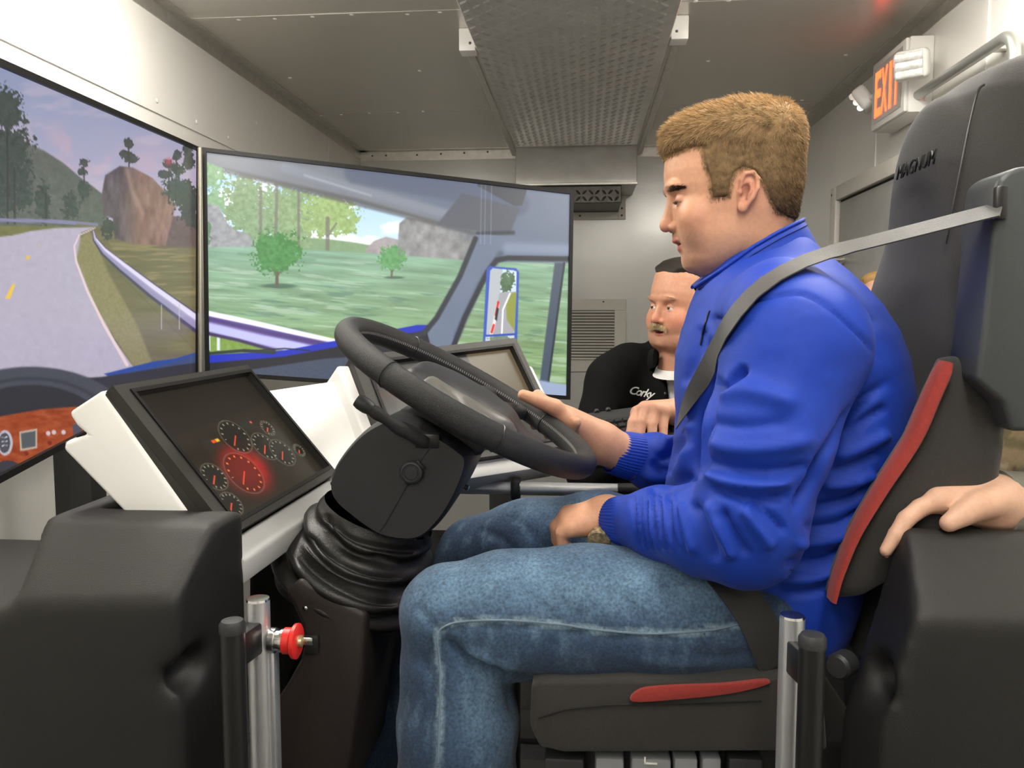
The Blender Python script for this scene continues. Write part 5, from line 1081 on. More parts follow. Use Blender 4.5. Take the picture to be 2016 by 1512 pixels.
armL = [onY(1540, 618, 1.045), onY(1566, 680, .99), onY(1512, 860, .955), onY(1478, 1010, .945), onY(1468, 1048, .955), onY(1390, 1042, .99), onY(1300, 1030, 1.05), onY(1222, 1024, 1.10)]; armLr = [.070, .083, .071, .063, .062, .056, .046, .031]
armR = [onY(1500, 620, 1.36), onY(1500, 680, 1.41), onY(1440, 830, 1.465), onY(1385, 930, 1.475), onY(1330, 930, 1.465), onY(1285, 910, 1.45), onY(1245, 900, 1.435)]; armRr = [.06, .075, .068, .064, .060, .050, .036]
def f_jacket(X):
    d = f_torso(X); d = smin(d, s_chain(X, armR, armRr, .015), .02); aL = s_chain(X, armL, armLr, .015); return smin(d, aL, np.where(X[..., 2] > 1.30, .04, .004))
JVv, JQ = surface(f_jacket, (-.02, .84, .86), (.62, 1.6, 1.47), .0048); JQ = orient(JVv, JQ); JVv = relax(JVv, JQ, 1)
JL = [ # traced folds: polyline, width, depth
 ([(1400, 660), (1396, 715), (1402, 755), (1398, 795), (1386, 850), (1379, 905), (1384, 940)], 9, -.016), ([(1400, 742), (1424, 764), (1450, 742), (1470, 722)], 8, -.010), ([(1412, 780), (1460, 768), (1520, 780), (1580, 800)], 20, .006),
 ([(1412, 652), (1440, 618), (1486, 594), (1564, 578), (1611, 593), (1657, 628), (1707, 678), (1738, 718)], 3.5, -.0035),
 ([(1762, 745), (1707, 780), (1668, 820), (1655, 845), (1632, 880), (1618, 900), (1600, 945), (1580, 980), (1560, 1010)], 8, -.013),
 ([(1750, 800), (1700, 830), (1660, 862)], 8, -.006), ([(1752, 850), (1700, 878), (1640, 900)], 10, .006), ([(1735, 890), (1690, 910), (1630, 930)], 8, -.007), ([(1725, 930), (1680, 950), (1612, 960)], 10, .006), ([(1712, 960), (1670, 985), (1600, 1000)], 8, -.007), ([(1700, 1005), (1650, 1030), (1580, 1040)], 8, -.006), ([(1690, 1040), (1640, 1062), (1560, 1075)], 10, .006), ([(1672, 1080), (1620, 1102), (1540, 1110)], 8, -.007), ([(1660, 1118), (1600, 1140), (1530, 1140)], 9, .005),
 ([(1388, 905), (1440, 922), (1520, 928), (1600, 915)], 9, -.006), ([(1384, 930), (1430, 948), (1500, 955), (1570, 945)], 11, .007), ([(1390, 868), (1450, 885), (1540, 880), (1610, 860)], 13, .005), ([(1395, 830), (1460, 840), (1560, 830)], 14, -.004),
 ([(1400, 960), (1440, 975), (1500, 985), (1560, 975)], 8, -.007), ([(1365, 985), (1385, 1040), (1410, 1110)], 9, -.006), ([(1340, 985), (1352, 1040), (1368, 1095)], 8, .005), ([(1420, 1000), (1445, 1050), (1475, 1098)], 9, -.007), ([(1395, 985), (1418, 1045), (1445, 1105)], 9, .006), ([(1460, 995), (1495, 1045), (1522, 1080)], 9, .006), ([(1480, 985), (1520, 1020), (1550, 1050)], 7, -.006)]
for i, u in enumerate((1250, 1262, 1274, 1288, 1302, 1320)): JL.append(([(u, 972-i*2), (u+2, 1010), (u+7, 1050), (u+16, 1085)], 4.2, -.0045)); JL.append(([(u+6, 970-i*2), (u+8, 1010), (u+13, 1050), (u+22, 1085)], 4.5, .0035))
JL += [([(1290, 905), (1330, 890), (1345, 850), (1340, 800)], 9, -.008), ([(1262, 930), (1300, 940), (1340, 920), (1360, 870)], 10, .007), ([(1275, 965), (1320, 960), (1365, 930)], 8, -.007), ([(1300, 870), (1335, 862), (1362, 830)], 9, .006), ([(1345, 760), (1368, 700), (1385, 640)], 10, -.005), ([(1350, 830), (1372, 760), (1395, 700)], 9, .004), ([(1285, 905), (1300, 925), (1330, 930)], 6, -.007), ([(1640, 1150), (1600, 1165), (1540, 1170)], 7, -.005), ([(1650, 1100), (1610, 1120), (1555, 1125)], 7, -.004)]
JL = [(l_, w_, a_*1.5) for l_, w_, a_ in JL]; JN = vnormals(JVv, JQ); JVv = folds(JVv, JN, JL); JN = vnormals(JVv, JQ)
JVv = JVv+JN*((fbm(JVv*np.array([14, 10, 22]), 3)-.5)*.006)[:, None]
m_jacket = mat('royal_blue_jersey', (.006, .044, .40), .55, 0, .05, 90, .25, 1800, sheen=.05, spec=.3)
jk = np_mesh('jacket', JVv, JQ, m_jacket, drv, True)
jbvh = BVHTree.FromPolygons([tuple(v) for v in JVv], [tuple(q) for q in JQ.tolist()])
def on_jacket(u, v, off=.003, bvh=None):
    r = nrm(ray(u, v)); h = (bvh or jbvh).ray_cast(Vector(CAM), Vector(r)); 
    if h[0] is None: return None, None
    n = np.array(h[1]); n = n if n@r < 0 else -n; return np.array(h[0])+n*off, n
def trace_tube(name, pts, r, m, parent, off=.0008, bvh=None, n=6):
    run = []
    for q in smooth_poly([V3((*p, 0))[:2] for p in pts], n, False):
        p, _ = on_jacket(q[0], q[1], off, bvh)
        if p is not None and (not run or np.linalg.norm(p-run[-1]) < .06): run.append(p)
    if len(run) > 2: return tube(name, run, r, m, parent, 6)
m_seam = mat('dark_blue_seam', (.004, .016, .16), .7)
trace_tube('seam', [(1412, 652), (1440, 618), (1486, 594), (1564, 578), (1611, 593), (1657, 628), (1707, 678), (1738, 718)], .0013, m_seam, jk, .0002)
trace_tube('seam', [(1555, 1120), (1580, 1125), (1610, 1122), (1650, 1105)], .0012, m_seam, jk, .0002)
# ribbed cuffs
def cuff(c0, c1, r0, r1, parent, ribs=46):
    d = nrm(c1-c0); x = nrm(np.cross(d, (0, 1, .2))); y = np.cross(d, x); nS, nR = 9, ribs*4; s, t = np.meshgrid(np.linspace(0, 1, nS), np.arange(nR)*2*np.pi/nR, indexing='ij'); r = r0+(r1-r0)*s+.0009*np.cos(t*ribs)+.002*np.sin(s*np.pi)
    V = c0+d*(s*np.linalg.norm(c1-c0))[..., None]+(r*np.cos(t))[..., None]*x+(r*np.sin(t))[..., None]*y; V2 = c0+d*(np.linalg.norm(c1-c0)*(s[::-1]*.9+.0))[..., None]+((r0-.004)*np.cos(t))[..., None]*x+((r0-.004)*np.sin(t))[..., None]*y
    V = np.concatenate([V, V2[:]], 0); n2 = V.shape[0]; I = np.arange(n2*nR).reshape(n2, nR); J = np.roll(I, -1, 1); Q = np.stack([I[:-1], J[:-1], J[1:], I[1:]], -1).reshape(-1, 4); V = V.reshape(-1, 3); return np_mesh('cuff', V, Q, m_jacket, parent, True)
cuff(onY(1206, 1022, 1.108), onY(1252, 1027, 1.08), .0285, .035, jk); cuff(onY(1203, 890, 1.42), onY(1262, 902, 1.442), .036, .042, jk)
# stand-up collar
nC = 48; tt = np.linspace(-math.pi*.93, math.pi*.93, nC)                              # 0 = back of the neck
def collar_pt(t, k):                                                                   # k 0 = top edge, 1 = bottom
    f = (1-math.cos(t))/2
    u = np.interp(f, [0, .2, .5, .8, 1], [1585, 1560, 1486, 1412, 1362]); v = np.interp(f, [0, .2, .5, .8, 1], [432, 443, 484, 534, 562]); y = YM-math.sin(-t)*-1*.0; w_ = math.sin(t)*np.interp(k, [0, 1], [.074, .092])
    du = np.interp(f, [0, .5, 1], [34, 34, 26])*k; dv = np.interp(f, [0, .5, 1], [62, 62, 40])*k; kk = 1+w_/1.2; return onY(VPX+(u+du-VPX), VPY+(v+dv-VPY), YM) + V3((0, w_, 0)) - (onY(u+du, v+dv, YM+w_)-onY(u+du, v+dv, YM)-V3((0, w_, 0)))*0
def collar_seen(t, k):                                                                 # traced as seen on the near side; mirrored to the far side
    f = (1-math.cos(t))/2; u = np.interp(f, [0, .1, .3, .5, .75, 1], [1583, 1570, 1530, 1482, 1425, 1366]); v = np.interp(f, [0, .1, .3, .5, .75, 1], [432, 438, 458, 486, 528, 566])
    du = np.interp(f, [0, .5, 1], [36, 20, 34])*k; dv = np.interp(f, [0, .5, 1], [66, 78, 34])*k; w_ = abs(math.sin(t))*np.interp(k, [0, .4, 1], [.076, .080, .094]); p = onY(u+du, v+dv, YM-w_); return V3((p[0], YM+(w_ if t > 0 else -w_), p[2]))
ks = np.linspace(0, 1, 7); CV = np.array([[collar_seen(t, k) for k in ks] for t in tt]); cin = CV.mean((0, 1)); inn = CV.copy(); dirc = CV-V3((0, 0, 0)); 
ctrl = np.array([[(collar_seen(0, k)+collar_seen(math.pi*.93, k))/2 for k in ks]]); off = nrm_rows((CV-ctrl).reshape(-1, 3)).reshape(CV.shape); inn = CV-off*.0045
full = np.concatenate([CV, inn[:, ::-1]], 1); n2 = full.shape[1]; I = np.arange(nC*n2).reshape(nC, n2); J = np.roll(I, -1, 1); Q = np.stack([I[:-1], J[:-1], J[1:], I[1:]], -1).reshape(-1, 4); cv_ = full.reshape(-1, 3); Q = orient(cv_, Q); endq = []
np_mesh('collar', cv_, Q, m_jacket, jk, True)
li = CV[:, 1:]-off[:, 1:]*.006; n2 = li.shape[1]; I = np.arange(nC*n2).reshape(nC, n2); Q = np.stack([I[:-1, :-1], I[:-1, 1:], I[1:, 1:], I[1:, :-1]], -1).reshape(-1, 4); np_mesh('collar_lining', li.reshape(-1, 3), Q, mat('black_lining', (.006, .006, .010), .8), jk, True)
tube('collar_edge', [V3(p) for p in CV[:, 0]], .0026, m_jacket, jk, 8); tube('collar_seam', [V3(p)+V3((0, 0, 0)) for p in CV[:nC//2+1, 1]+off[:nC//2+1, 1]*.0005], .0009, m_seam, jk, 6)
trace_tube('zip', [(1398, 612), (1392, 630), (1385, 655), (1380, 680)], .0014, mat('zip_dark', (.02, .02, .03), .4, .5), jk, .001)
# ---- jeans
thL = [onY(1465, 1205, 1.075), onY(1320, 1212, 1.06), onY(1150, 1206, 1.05), onY(1000, 1208, 1.035), onY(893, 1210, 1.03)]; thLr = [.096, .092, .086, .079, .068]
shL = [onY(880, 1206, 1.03), onY(900, 1320, 1.03), onY(902, 1420, 1.03), onY(898, 1560, 1.03)]; shL.append(V3((shL[-1][0]-.005, 1.03, .47))); shLr = [.060, .070, .077, .078, .072]
thR = [onY(1420, 1150, 1.32), onY(1180, 1068, 1.36), onY(1040, 1072, 1.39), onY(940, 1092, 1.40)]; thRr = [.10, .085, .078, .068]; shR = [onY(935, 1094, 1.40), onY(850, 1270, 1.39), onY(770, 1420, 1.37), onY(735, 1490, 1.36)]; shRr = [.065, .068, .062, .056]
def f_jeans(X):
    a = smin(s_chain(X, thL, thLr, .02), s_chain(X, shL, shLr, .02), .012); b = smin(s_chain(X, thR, thRr, .02), s_chain(X, shR, shRr, .02), .012)
    pv = s_ell(X, onY(1455, 1190, YM), (.11, .19, .11)); d = smin(smin(a, b, .006), pv, .03); return smax(d, X[..., 2]-(.965+np.clip(.22-X[..., 0], 0, 1)*.42), .015)
NV, NQ = surface(f_jeans, (-.56, .90, .42), (.38, 1.5, 1.08), .0062); NQ = orient(NV, NQ); NV = relax(NV, NQ, 2); NN = vnormals(NV, NQ)
seamL = [(862, 1600), (863, 1500), (867, 1330), (861, 1268), (864, 1245), (876, 1233), (905, 1224), (966, 1221), (1038, 1223), (1109, 1230), (1181, 1240), (1280, 1247), (1380, 1242), (1440, 1232), (1475, 1222)]
NL = [(seamL, 4, .0022), ([(x, y+7) for x, y in seamL[3:]], 5, -.003), ([(868, 1250), (910, 1290), (970, 1320), (1030, 1338), (1090, 1340)], 9, -.013), ([(905, 1275), (960, 1302), (1020, 1318)], 9, .007), ([(1090, 1340), (1200, 1348), (1330, 1350)], 8, -.006), ([(820, 1190), (838, 1215), (860, 1240)], 8, -.005), ([(1150, 1110), (1180, 1150), (1210, 1200)], 8, -.005), ([(1020, 1150), (1060, 1185), (1100, 1222)], 7, -.004), ([(1080, 1160), (1110, 1190), (1150, 1225)], 7, -.004), ([(1200, 1150), (1240, 1190), (1280, 1235)], 8, -.005), ([(1300, 1130), (1340, 1180), (1400, 1225)], 10, -.006), ([(930, 1215), (900, 1240), (880, 1260)], 5, -.004), ([(970, 1300), (1000, 1360), (1015, 1420)], 9, -.005), ([(830, 1280), (845, 1330), (850, 1380)], 9, -.004), ([(1380, 1290), (1440, 1295), (1500, 1280)], 9, -.005), ([(1250, 1300), (1340, 1308), (1430, 1300)], 9, .004), ([(940, 1040), (985, 1060), (1030, 1100)], 8, -.005), ([(1000, 1010), (1050, 1050), (1075, 1090)], 8, -.004)]
for i in range(14): x = 1000+i*32; NL.append(([(x, 1210+i*1.5), (x+8, 1222+i*1.5), (x+14, 1236+i*1.4)], 4, -.0025))
NV = folds(NV, NN, NL); NN = vnormals(NV, NQ); NV = NV+NN*((fbm(NV*np.array([18, 18, 18]), 3)-.5)*.005)[:, None]
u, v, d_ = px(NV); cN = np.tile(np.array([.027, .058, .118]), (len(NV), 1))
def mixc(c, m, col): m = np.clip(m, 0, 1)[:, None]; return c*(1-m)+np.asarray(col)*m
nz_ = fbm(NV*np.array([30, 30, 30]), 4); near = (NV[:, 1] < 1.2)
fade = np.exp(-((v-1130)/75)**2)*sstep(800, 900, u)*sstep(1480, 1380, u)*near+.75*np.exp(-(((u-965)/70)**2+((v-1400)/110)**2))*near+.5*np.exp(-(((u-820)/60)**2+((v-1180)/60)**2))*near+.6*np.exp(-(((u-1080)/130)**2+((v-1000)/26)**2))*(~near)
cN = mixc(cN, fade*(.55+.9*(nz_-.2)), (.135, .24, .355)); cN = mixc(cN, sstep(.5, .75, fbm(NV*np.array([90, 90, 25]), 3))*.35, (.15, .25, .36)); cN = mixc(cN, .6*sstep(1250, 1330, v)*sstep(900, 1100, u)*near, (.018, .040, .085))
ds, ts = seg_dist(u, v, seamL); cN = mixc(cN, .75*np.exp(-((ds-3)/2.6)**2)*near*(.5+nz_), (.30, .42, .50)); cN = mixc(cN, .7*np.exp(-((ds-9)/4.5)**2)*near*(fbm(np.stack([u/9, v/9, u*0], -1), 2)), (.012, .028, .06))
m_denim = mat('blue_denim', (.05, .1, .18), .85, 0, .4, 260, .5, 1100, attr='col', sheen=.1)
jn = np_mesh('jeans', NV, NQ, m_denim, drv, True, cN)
nbvh = BVHTree.FromPolygons([tuple(v_) for v_ in NV], [tuple(q) for q in NQ.tolist()])
trace_tube('seam', seamL[1:], .0014, mat('pale_blue_seam', (.16, .23, .30), .8), jn, .0004, nbvh, 8)
trace_tube('hem', [(1380, 1342), (1420, 1338), (1470, 1330), (1506, 1322)], .0012, MATS['pale_blue_seam'], jn, .0004, nbvh)
# ---- shoes
def shoe(heel, toe, parent):
    heel, toe = V3(heel), V3(toe); m_ = mat('dark_work_shoe', (.03, .026, .022), .6, 0, .2, 80, .3, 300); fn = lambda X: smin(smin(s_cone(X, heel+V3((0, 0, .05)), toe+V3((0, 0, .03)), .042, .034), s_cone(X, heel+V3((0, 0, .09)), heel+V3((0, 0, .05)), .046, .044), .02), s_cone(X, (heel+toe)/2+V3((0, 0, .03)), toe+V3((0, 0, .03)), .042, .038), .02)
    V, Q = surface(lambda X: smax(fn(X), heel[2]-X[..., 2], .008), np.minimum(heel, toe)-.08, np.maximum(heel, toe)+.16, .008); return np_mesh('shoe', V, orient(V, Q), m_, parent, True)
shoe((shL[-1][0]+.01, 1.03, PLAT+.002), (shL[-1][0]-.19, 1.02, PLAT+.002), drv); e = onY(735, 1490, 1.36); shoe((e[0]+.0, 1.36, e[2]-.14), (e[0]-.17, 1.35, e[2]-.10), drv)
# ---- watch on the left wrist (camouflage face)
wc = onY(1180, 1060, 1.088); wt = empty('wrist_watch', wc); wt.parent = drv; wt.matrix_parent_inverse = Matrix.Translation(-world_loc(drv))
tube('strap', [onY(1192, 1020, 1.122)+.0285*(math.cos(a)*V3((0, -.75, -.66))+math.sin(a)*V3((0, .66, -.75))) for a in np.arange(24)*2*np.pi/24], [(.003, .010)]*24, mat('black_watch_strap', (.012, .012, .012), .6), wt, 8, True)
m_camo = mat('camouflage_print', (.30, .22, .12), .6, 0, .75, 160); lathe('case', wc, (-.1, -.72, -.35), [(-.006, .016), (.004, .0165), (.006, .0150), (.0065, 0)], m_camo, wt, 22)
# ---- seat belt
m_belt = mat('grey_belt_webbing', (.042, .040, .037), .5, 0, .12, 500, .4, 900, sheen=.22)
bp_, bn_ = [], []
a = onY(1972, 414, .915); s1, n1_ = on_jacket(1600, 522, .012); pts = [(1560, 540), (1520, 560), (1487, 588), (1462, 617), (1440, 650), (1420, 684), (1402, 716), (1386, 745), (1372, 770), (1360, 795), (1350, 820), (1343, 845)]
for k in np.linspace(0, 1, 9): bp_.append(a*(1-k)+s1*k); bn_.append(nrm(V3((-.25, -.38, .92))))
for u_, v_ in pts:
    p, n_ = on_jacket(u_, v_, .007)
    if p is not None: bp_.append(p); bn_.append(n_)
bp_ = [bp_[0]]+[.25*bp_[i-1]+.5*bp_[i]+.25*bp_[i+1] for i in range(1, len(bp_)-1)]+[bp_[-1]]
for _ in range(3): bn_ = [bn_[0]]+[nrm(bn_[i-1]+bn_[i]+bn_[i+1]) for i in range(1, len(bn_)-1)]+[bn_[-1]]
belt = empty('seat_belt', a); tag(belt, 'grey seat belt running from the seat tower across the driver\'s shoulder', 'seat belt')
ribbon('shoulder_strap', [p+nrm(n_)*.002 for p, n_ in zip(bp_, bn_)], bn_, [.044 if i < 8 else max(.030, .044-.004*(i-7)) if i < len(bn_)-5 else .030-.004*(i-len(bn_)+6) for i in range(len(bn_))], .0016, m_belt, belt)
lp_ = []; ln2 = []
for u_, v_ in ((1395, 1118), (1420, 1140), (1450, 1168), (1480, 1205), (1500, 1240), (1515, 1275)):
    p, n_ = on_jacket(u_, v_, .004, nbvh)
    if p is not None: lp_.append(p); ln2.append(n_)
lp_.append(lp_[-1]+(lp_[-1]-lp_[-2])*.9); ln2.append(ln2[-1])
ribbon('lap_strap', lp_, ln2, .045, .0018, mat('black_belt_webbing', (.022, .021, .020), .6, 0, .1, 500, .4, 900), belt)

# ================================================================== the other people
def frame_head(eye_mid, fwd, s, pitch=10, roll=0):
    fwd = nrm(fwd); up = V3((0, 0, 1)); a = math.radians(pitch); f2 = fwd*math.cos(a)+up*math.sin(a); u2 = up*math.cos(a)-fwd*math.sin(a); rt_ = np.cross(f2, u2)
    if roll: c, s_ = math.cos(math.radians(roll)), math.sin(math.radians(roll)); u2, rt_ = u2*c+rt_*s_, rt_*c-u2*s_
    ex, ey, ew = -f2*s, -u2*s, rt_*s; return (V3(eye_mid)-((1325-1450)*ex+(400-360)*ey), ex, ey, ew)
def hair_mesh(hV, hQ, M, opt, poly, th, n, colf, flow, rs, length=9, lift=.35, wid=1.2):
    def ht(L):
        u, b = L[..., 0], L[..., 1]; d, _ = seg_dist(u, b, poly+[poly[0]]); d = np.where(inpoly(u, b, poly), d, -d); return np.where(d > 0, np.minimum(th, .5+d*.5), -3), d
    V, Q = surface(lambda L: np.maximum(head_sdf(L, opt), L[..., 1]-452)-ht(L)[0], (1280, 175, -130), (1620, 455, 130), opt.get('h', 3.4)); k = ht(V)[1] > -1; Q = Q[k[Q].all(1)]; nL = vnormals(V, orient(V, Q)); r, f = scatter(V, Q, np.ones(len(Q)), n, rs); rn = nrm_rows(nL[Q[f]].mean(1)+1e-6)
    fl = np.tile(np.asarray(flow, float), (n, 1)); sV, sQ, sC = strands(r-rn, nrm_rows(fl+rn*lift), length*(.6+.8*rs.rand(n)), wid, colf(r)*(.7+.6*rs.rand(n, 1)), fl*.2-rn*.1, 3, .12, rs)
    W = to_world(V, M); return join_np([(W, orient(W, Q), colf(V)*.8), (to_world(sV, M), sQ, sC)])
def garment(name, fn, lo, hi, h, m, parent, fl=(), cols=None, rough=.004):
    V, Q = surface(fn, lo, hi, h); Q = orient(V, Q); V = relax(V, Q, 1); N = vnormals(V, Q)
    if fl: V = folds(V, N, fl); N = vnormals(V, Q)
    V = V+N*((fbm(V*16, 3)-.5)*rough)[:, None]; o = np_mesh(name, V, Q, m, parent, True, cols(V) if cols else None); return o, BVHTree.FromPolygons([tuple(v) for v in V], [tuple(q) for q in Q.tolist()])
# ---- man in the black shirt
pm = empty('person', (.35, 2.3, 0)); tag(pm, 'person in black shirt over white T-shirt, smiling, typing on a black keyboard', 'person')
OM = {'jowl': 1, 'wide': 1.12, 'nose': 1.18, 'mouth': 9.0, 'eyes_open': True, 'flush': 1.7, 'skin': (.60, .29, .18), 'ruddy': (.58, .17, .11), 'neck': ((1470, 470, 0), (1490, 600, 0), 92, 98)}
em = onY(1300, 604, 2.02); MM = frame_head(em, (-.80, -.60, 0), .00071, 8, -3)
mV, mQ, mC = make_head(MM, OM, 3.0, (1285, 190, -135), (1615, 620, 135)); mW = to_world(mV, MM); mQ = orient(mW, mQ); rs = np.random.RandomState(21)
mh = hair_mesh(mV, mQ, MM, OM, [(1306, 262), (1318, 284), (1350, 276), (1388, 285), (1402, 320), (1408, 385), (1436, 385), (1444, 345), (1480, 345), (1510, 380), (1535, 425), (1640, 430), (1640, 160), (1325, 160)], 8, 9000,
    lambda L: np.array([.030, .024, .020])*(1-sstep(250, 350, L[:, 1:2]))+np.array([.20, .17, .135])*sstep(250, 350, L[:, 1:2]), (1, -.05, 0), rs, 13, .22)
fb = mV[mQ].mean(1); nH = vnormals(mV, orient(mV, mQ))
mm = (np.abs(fb[:, 1]-(464.5+np.abs(fb[:, 2])*.22)) < 7)*(np.abs(fb[:, 2]) < 40)*(fb[:, 0] < 1380); r, f = scatter(mV, mQ, mm.astype(float), 3600, rs); rn = nrm_rows(nH[mQ[f]].mean(1)); n = len(r)
st = strands(r, nrm_rows(np.stack([np.full(n, -.25), np.full(n, 1.), np.sign(r[:, 2])*.55*np.clip(np.abs(r[:, 2])/20, 0, 1)], -1)+rn*.55), 7+5*rs.rand(n), 1.3, np.tile([.62, .48, .28], (n, 1))*(.7+.5*rs.rand(n, 1)), -rn*.3, 3, .14, rs)
eb = (np.abs(np.abs(fb[:, 2])-40) < 24)*(np.abs(fb[:, 1]-(369+.08*(np.abs(fb[:, 2])-34))) < 3.5)*(fb[:, 0] < 1356); r, f = scatter(mV, mQ, eb.astype(float), 500, rs); rn = nrm_rows(nH[mQ[f]].mean(1)); n = len(r); s2 = strands(r, nrm_rows(np.stack([np.full(n, .7), np.full(n, -.1), np.sign(r[:, 2])], -1)+rn*.4), 5+3*rs.rand(n), 1.0, np.tile([.46, .30, .18], (n, 1)), rn*0, 2, .15, rs)
mu = join_np([(to_world(st[0], MM), st[1], st[2]), (to_world(s2[0], MM), s2[1], s2[2])])
hk = [onY(1254, 812, 1.80), onY(1270, 802, 1.79), onY(1290, 803, 1.785), onY(1309, 809, 1.785)]
fing = [([hk[0], onY(1245, 832, 1.775), onY(1241, 852, 1.765), onY(1243, 866, 1.76)], [.0118, .0108, .0102, .009]), ([hk[1], onY(1262, 830, 1.768), onY(1260, 853, 1.758), onY(1262, 872, 1.755)], [.0122, .0112, .0106, .0092]), ([hk[2], onY(1284, 836, 1.765), onY(1284, 860, 1.755), onY(1286, 876, 1.752)], [.012, .011, .0104, .009]), ([hk[3], onY(1306, 842, 1.768), onY(1306, 862, 1.758), onY(1308, 874, 1.755)], [.011, .0098, .0092, .008]), ([onY(1330, 812, 1.83), onY(1290, 822, 1.83), onY(1262, 838, 1.815), onY(1250, 850, 1.80)], [.017, .014, .0118, .0098])]
palm = [(onY(1340, 812, 1.83), k, .026, .0145) for k in hk]+[(onY(1400, 835, 1.88), onY(1338, 812, 1.83), .033, .028)]
lo, hi = bounds([p for j, r_ in fing for p in j]+[a_ for a_, *_ in palm]+[b_ for _, b_, *_ in palm], .05); MHd = chain_part(hand_sdf(fing, palm), lo, hi, .0034, (.60, .315, .205))
tz = [.42, .55, .70, .85, .95, 1.05, 1.12, 1.175, 1.225, 1.29]; tw_ = [.19, .215, .23, .235, .24, .245, .235, .19, .11, .07]; td = [.15, .175, .18, .17, .16, .15, .135, .11, .085, .07]
tc = onY(1352, 760, 2.22); fx = nrm(V3((-.62, -.78, 0))); sx_ = np.cross(fx, (0, 0, 1))                      # chest turned towards the screens
def f_mt(X, off=0.0):
    q = X-V3((tc[0], tc[1], 0)); a = np.abs(q@sx_); b = q@fx; z = X[..., 2]; w_ = np.interp(z, tz, tw_)+off; d_ = np.interp(z, tz, td)+off; p = 2.3; r = ((a/w_)**p+(np.abs(b)/d_)**p)**(1/p); return smax(smax((r-1)*np.minimum(w_, d_)*.9, z-1.29, .01), .42-z, .02)
shR = tc*V3((1, 1, 0))-sx_*.215*-1+V3((0, 0, 1.115)); shR = onY(1216, 738, 2.20); armA = [onY(1240, 728, 2.22), onY(1212, 752, 2.20), onY(1172, 860, 2.14), onY(1160, 930, 2.08), onY(1200, 930, 1.95)]; armB = [onY(1440, 740, 2.12), onY(1490, 790, 2.05), onY(1500, 900, 1.98), onY(1400, 838, 1.88)]
def f_shirt(X):
    d = f_mt(X); d = smin(d, s_chain(X, armA, [.075, .078, .064, .058, .05], .02), .03); d = smin(d, s_chain(X, armB, [.07, .072, .062, .040], .02), .03); u_, v_, dd = px(X.reshape(-1, 3).astype(float)); cut = poly_sdf(u_, v_, [(1303, 690), (1356, 690), (1349, 735), (1320, 800)])*dd/FPX; cut = np.maximum(cut, dd-2.24).reshape(d.shape); return smax(d, -cut, .004)
m_bshirt = mat('black_cotton_shirt', (.0035, .0035, .0035), .85, 0, .1, 100, .3, 900, spec=.2); m_tee = mat('white_cotton', (.78, .77, .74), .85, 0, .04, 60, .2, 600)
FM = [([(1250, 760), (1262, 800), (1268, 850)], 6, -.006), ([(1215, 800), (1240, 820), (1262, 860)], 7, -.006), ([(1300, 715), (1300, 760), (1318, 800)], 3, .003)]
sh, shb = garment('shirt', f_shirt, (-.12, 1.75, .40), (.95, 2.6, 1.31), .0085, m_bshirt, pm, FM)
garment('undershirt', lambda X: f_mt(X, -.010), (-.05, 1.85, .40), (.75, 2.5, 1.31), .011, m_tee, pm)
# shirt collar points
for pts in ([(1296, 668), (1303, 700), (1314, 722), (1306, 730), (1292, 702)], [(1352, 702), (1346, 726), (1328, 738), (1336, 704), (1356, 690)]):
    pp = []
    for u_, v_ in pts:
        p, n_ = on_jacket(u_, v_, .006, shb); p = p if p is not None else onY(u_, v_, 2.06); pp.append(p)
    prism('shirt_collar', pp, -FW*-.008, m_bshirt, sh, .002)
for u_, v_ in ((1306, 748), (1310, 775)):
    p, n_ = on_jacket(u_, v_, .001, shb)
    if p is not None: dome('button', p, n_, .0045, mat('black_button', (.02, .02, .02), .3), sh)
p, n_ = on_jacket(1234, 774, .003, shb); nm_ = text_mesh('name_embroidery', 'Corky', .031, .0006, mat('white_thread', (.8, .79, .76), .7), sh, p, nrm(RT-UP*.20), UP, .35, .0004, .80)
for vt in nm_.data.vertices:                                      # lay the lettering on the cloth
    uu, vv, dd = proj(vt.co); q_, m_ = on_jacket(uu, vv, .002, shb)
    if q_ is not None: vt.co = tuple(q_)
nkm = to_world(np.array([[1500., 600., 0]]), MM)[0]; mcore = chain_part(lambda X: s_chain(X, [nkm, armB[0], armB[1], armB[2], armB[3]], [.035, .035, .035, .03, .028], .01), *bounds([nkm]+armB, .09), .014, (.6, .3, .2)); nc_ = to_world(np.array([[1484., 578., 0]]), MM)[0]
lathe('tee_neckband', nc_-V3((0, 0, .012)), (-.18*fx[0]*-1, -.18*fx[1]*-1, 1), [(-.012, .084), (-.006, .080), (.004, .0755), (.008, .0725), (.006, .070), (-.012, .07)], m_tee, pm, 32)
arc = [nc_+V3((0, 0, -.006+.022*math.cos(t_)*-1))+.091*(-math.cos(t_)*-1*-fx*1.0+math.sin(t_)*sx_) for t_ in np.linspace(-2.72, 2.72, 26)]
tube('collar_band', arc, [(.024, .006)]*26, m_bshirt, sh, 10)
bp_m = join_np([(mW, mQ, mC), MHd, mcore]); np_mesh('body', *bp_m[:2], m_skin, pm, True, bp_m[2]); np_mesh('hair', *mh[:2], m_hair, pm, True, mh[2]); np_mesh('moustache', *mu[:2], m_hair, pm, True, mu[2]); eyes(MM, pm, True, (-1, .02, .15))
rg = (onY(1284, 853, 1.757)+onY(1285, 858, 1.757))/2; tube('ring', [rg+.0118*(math.cos(a_)*RT+math.sin(a_)*FW) for a_ in np.arange(20)*2*np.pi/20], .0022, m_steel, pm, 8, True)
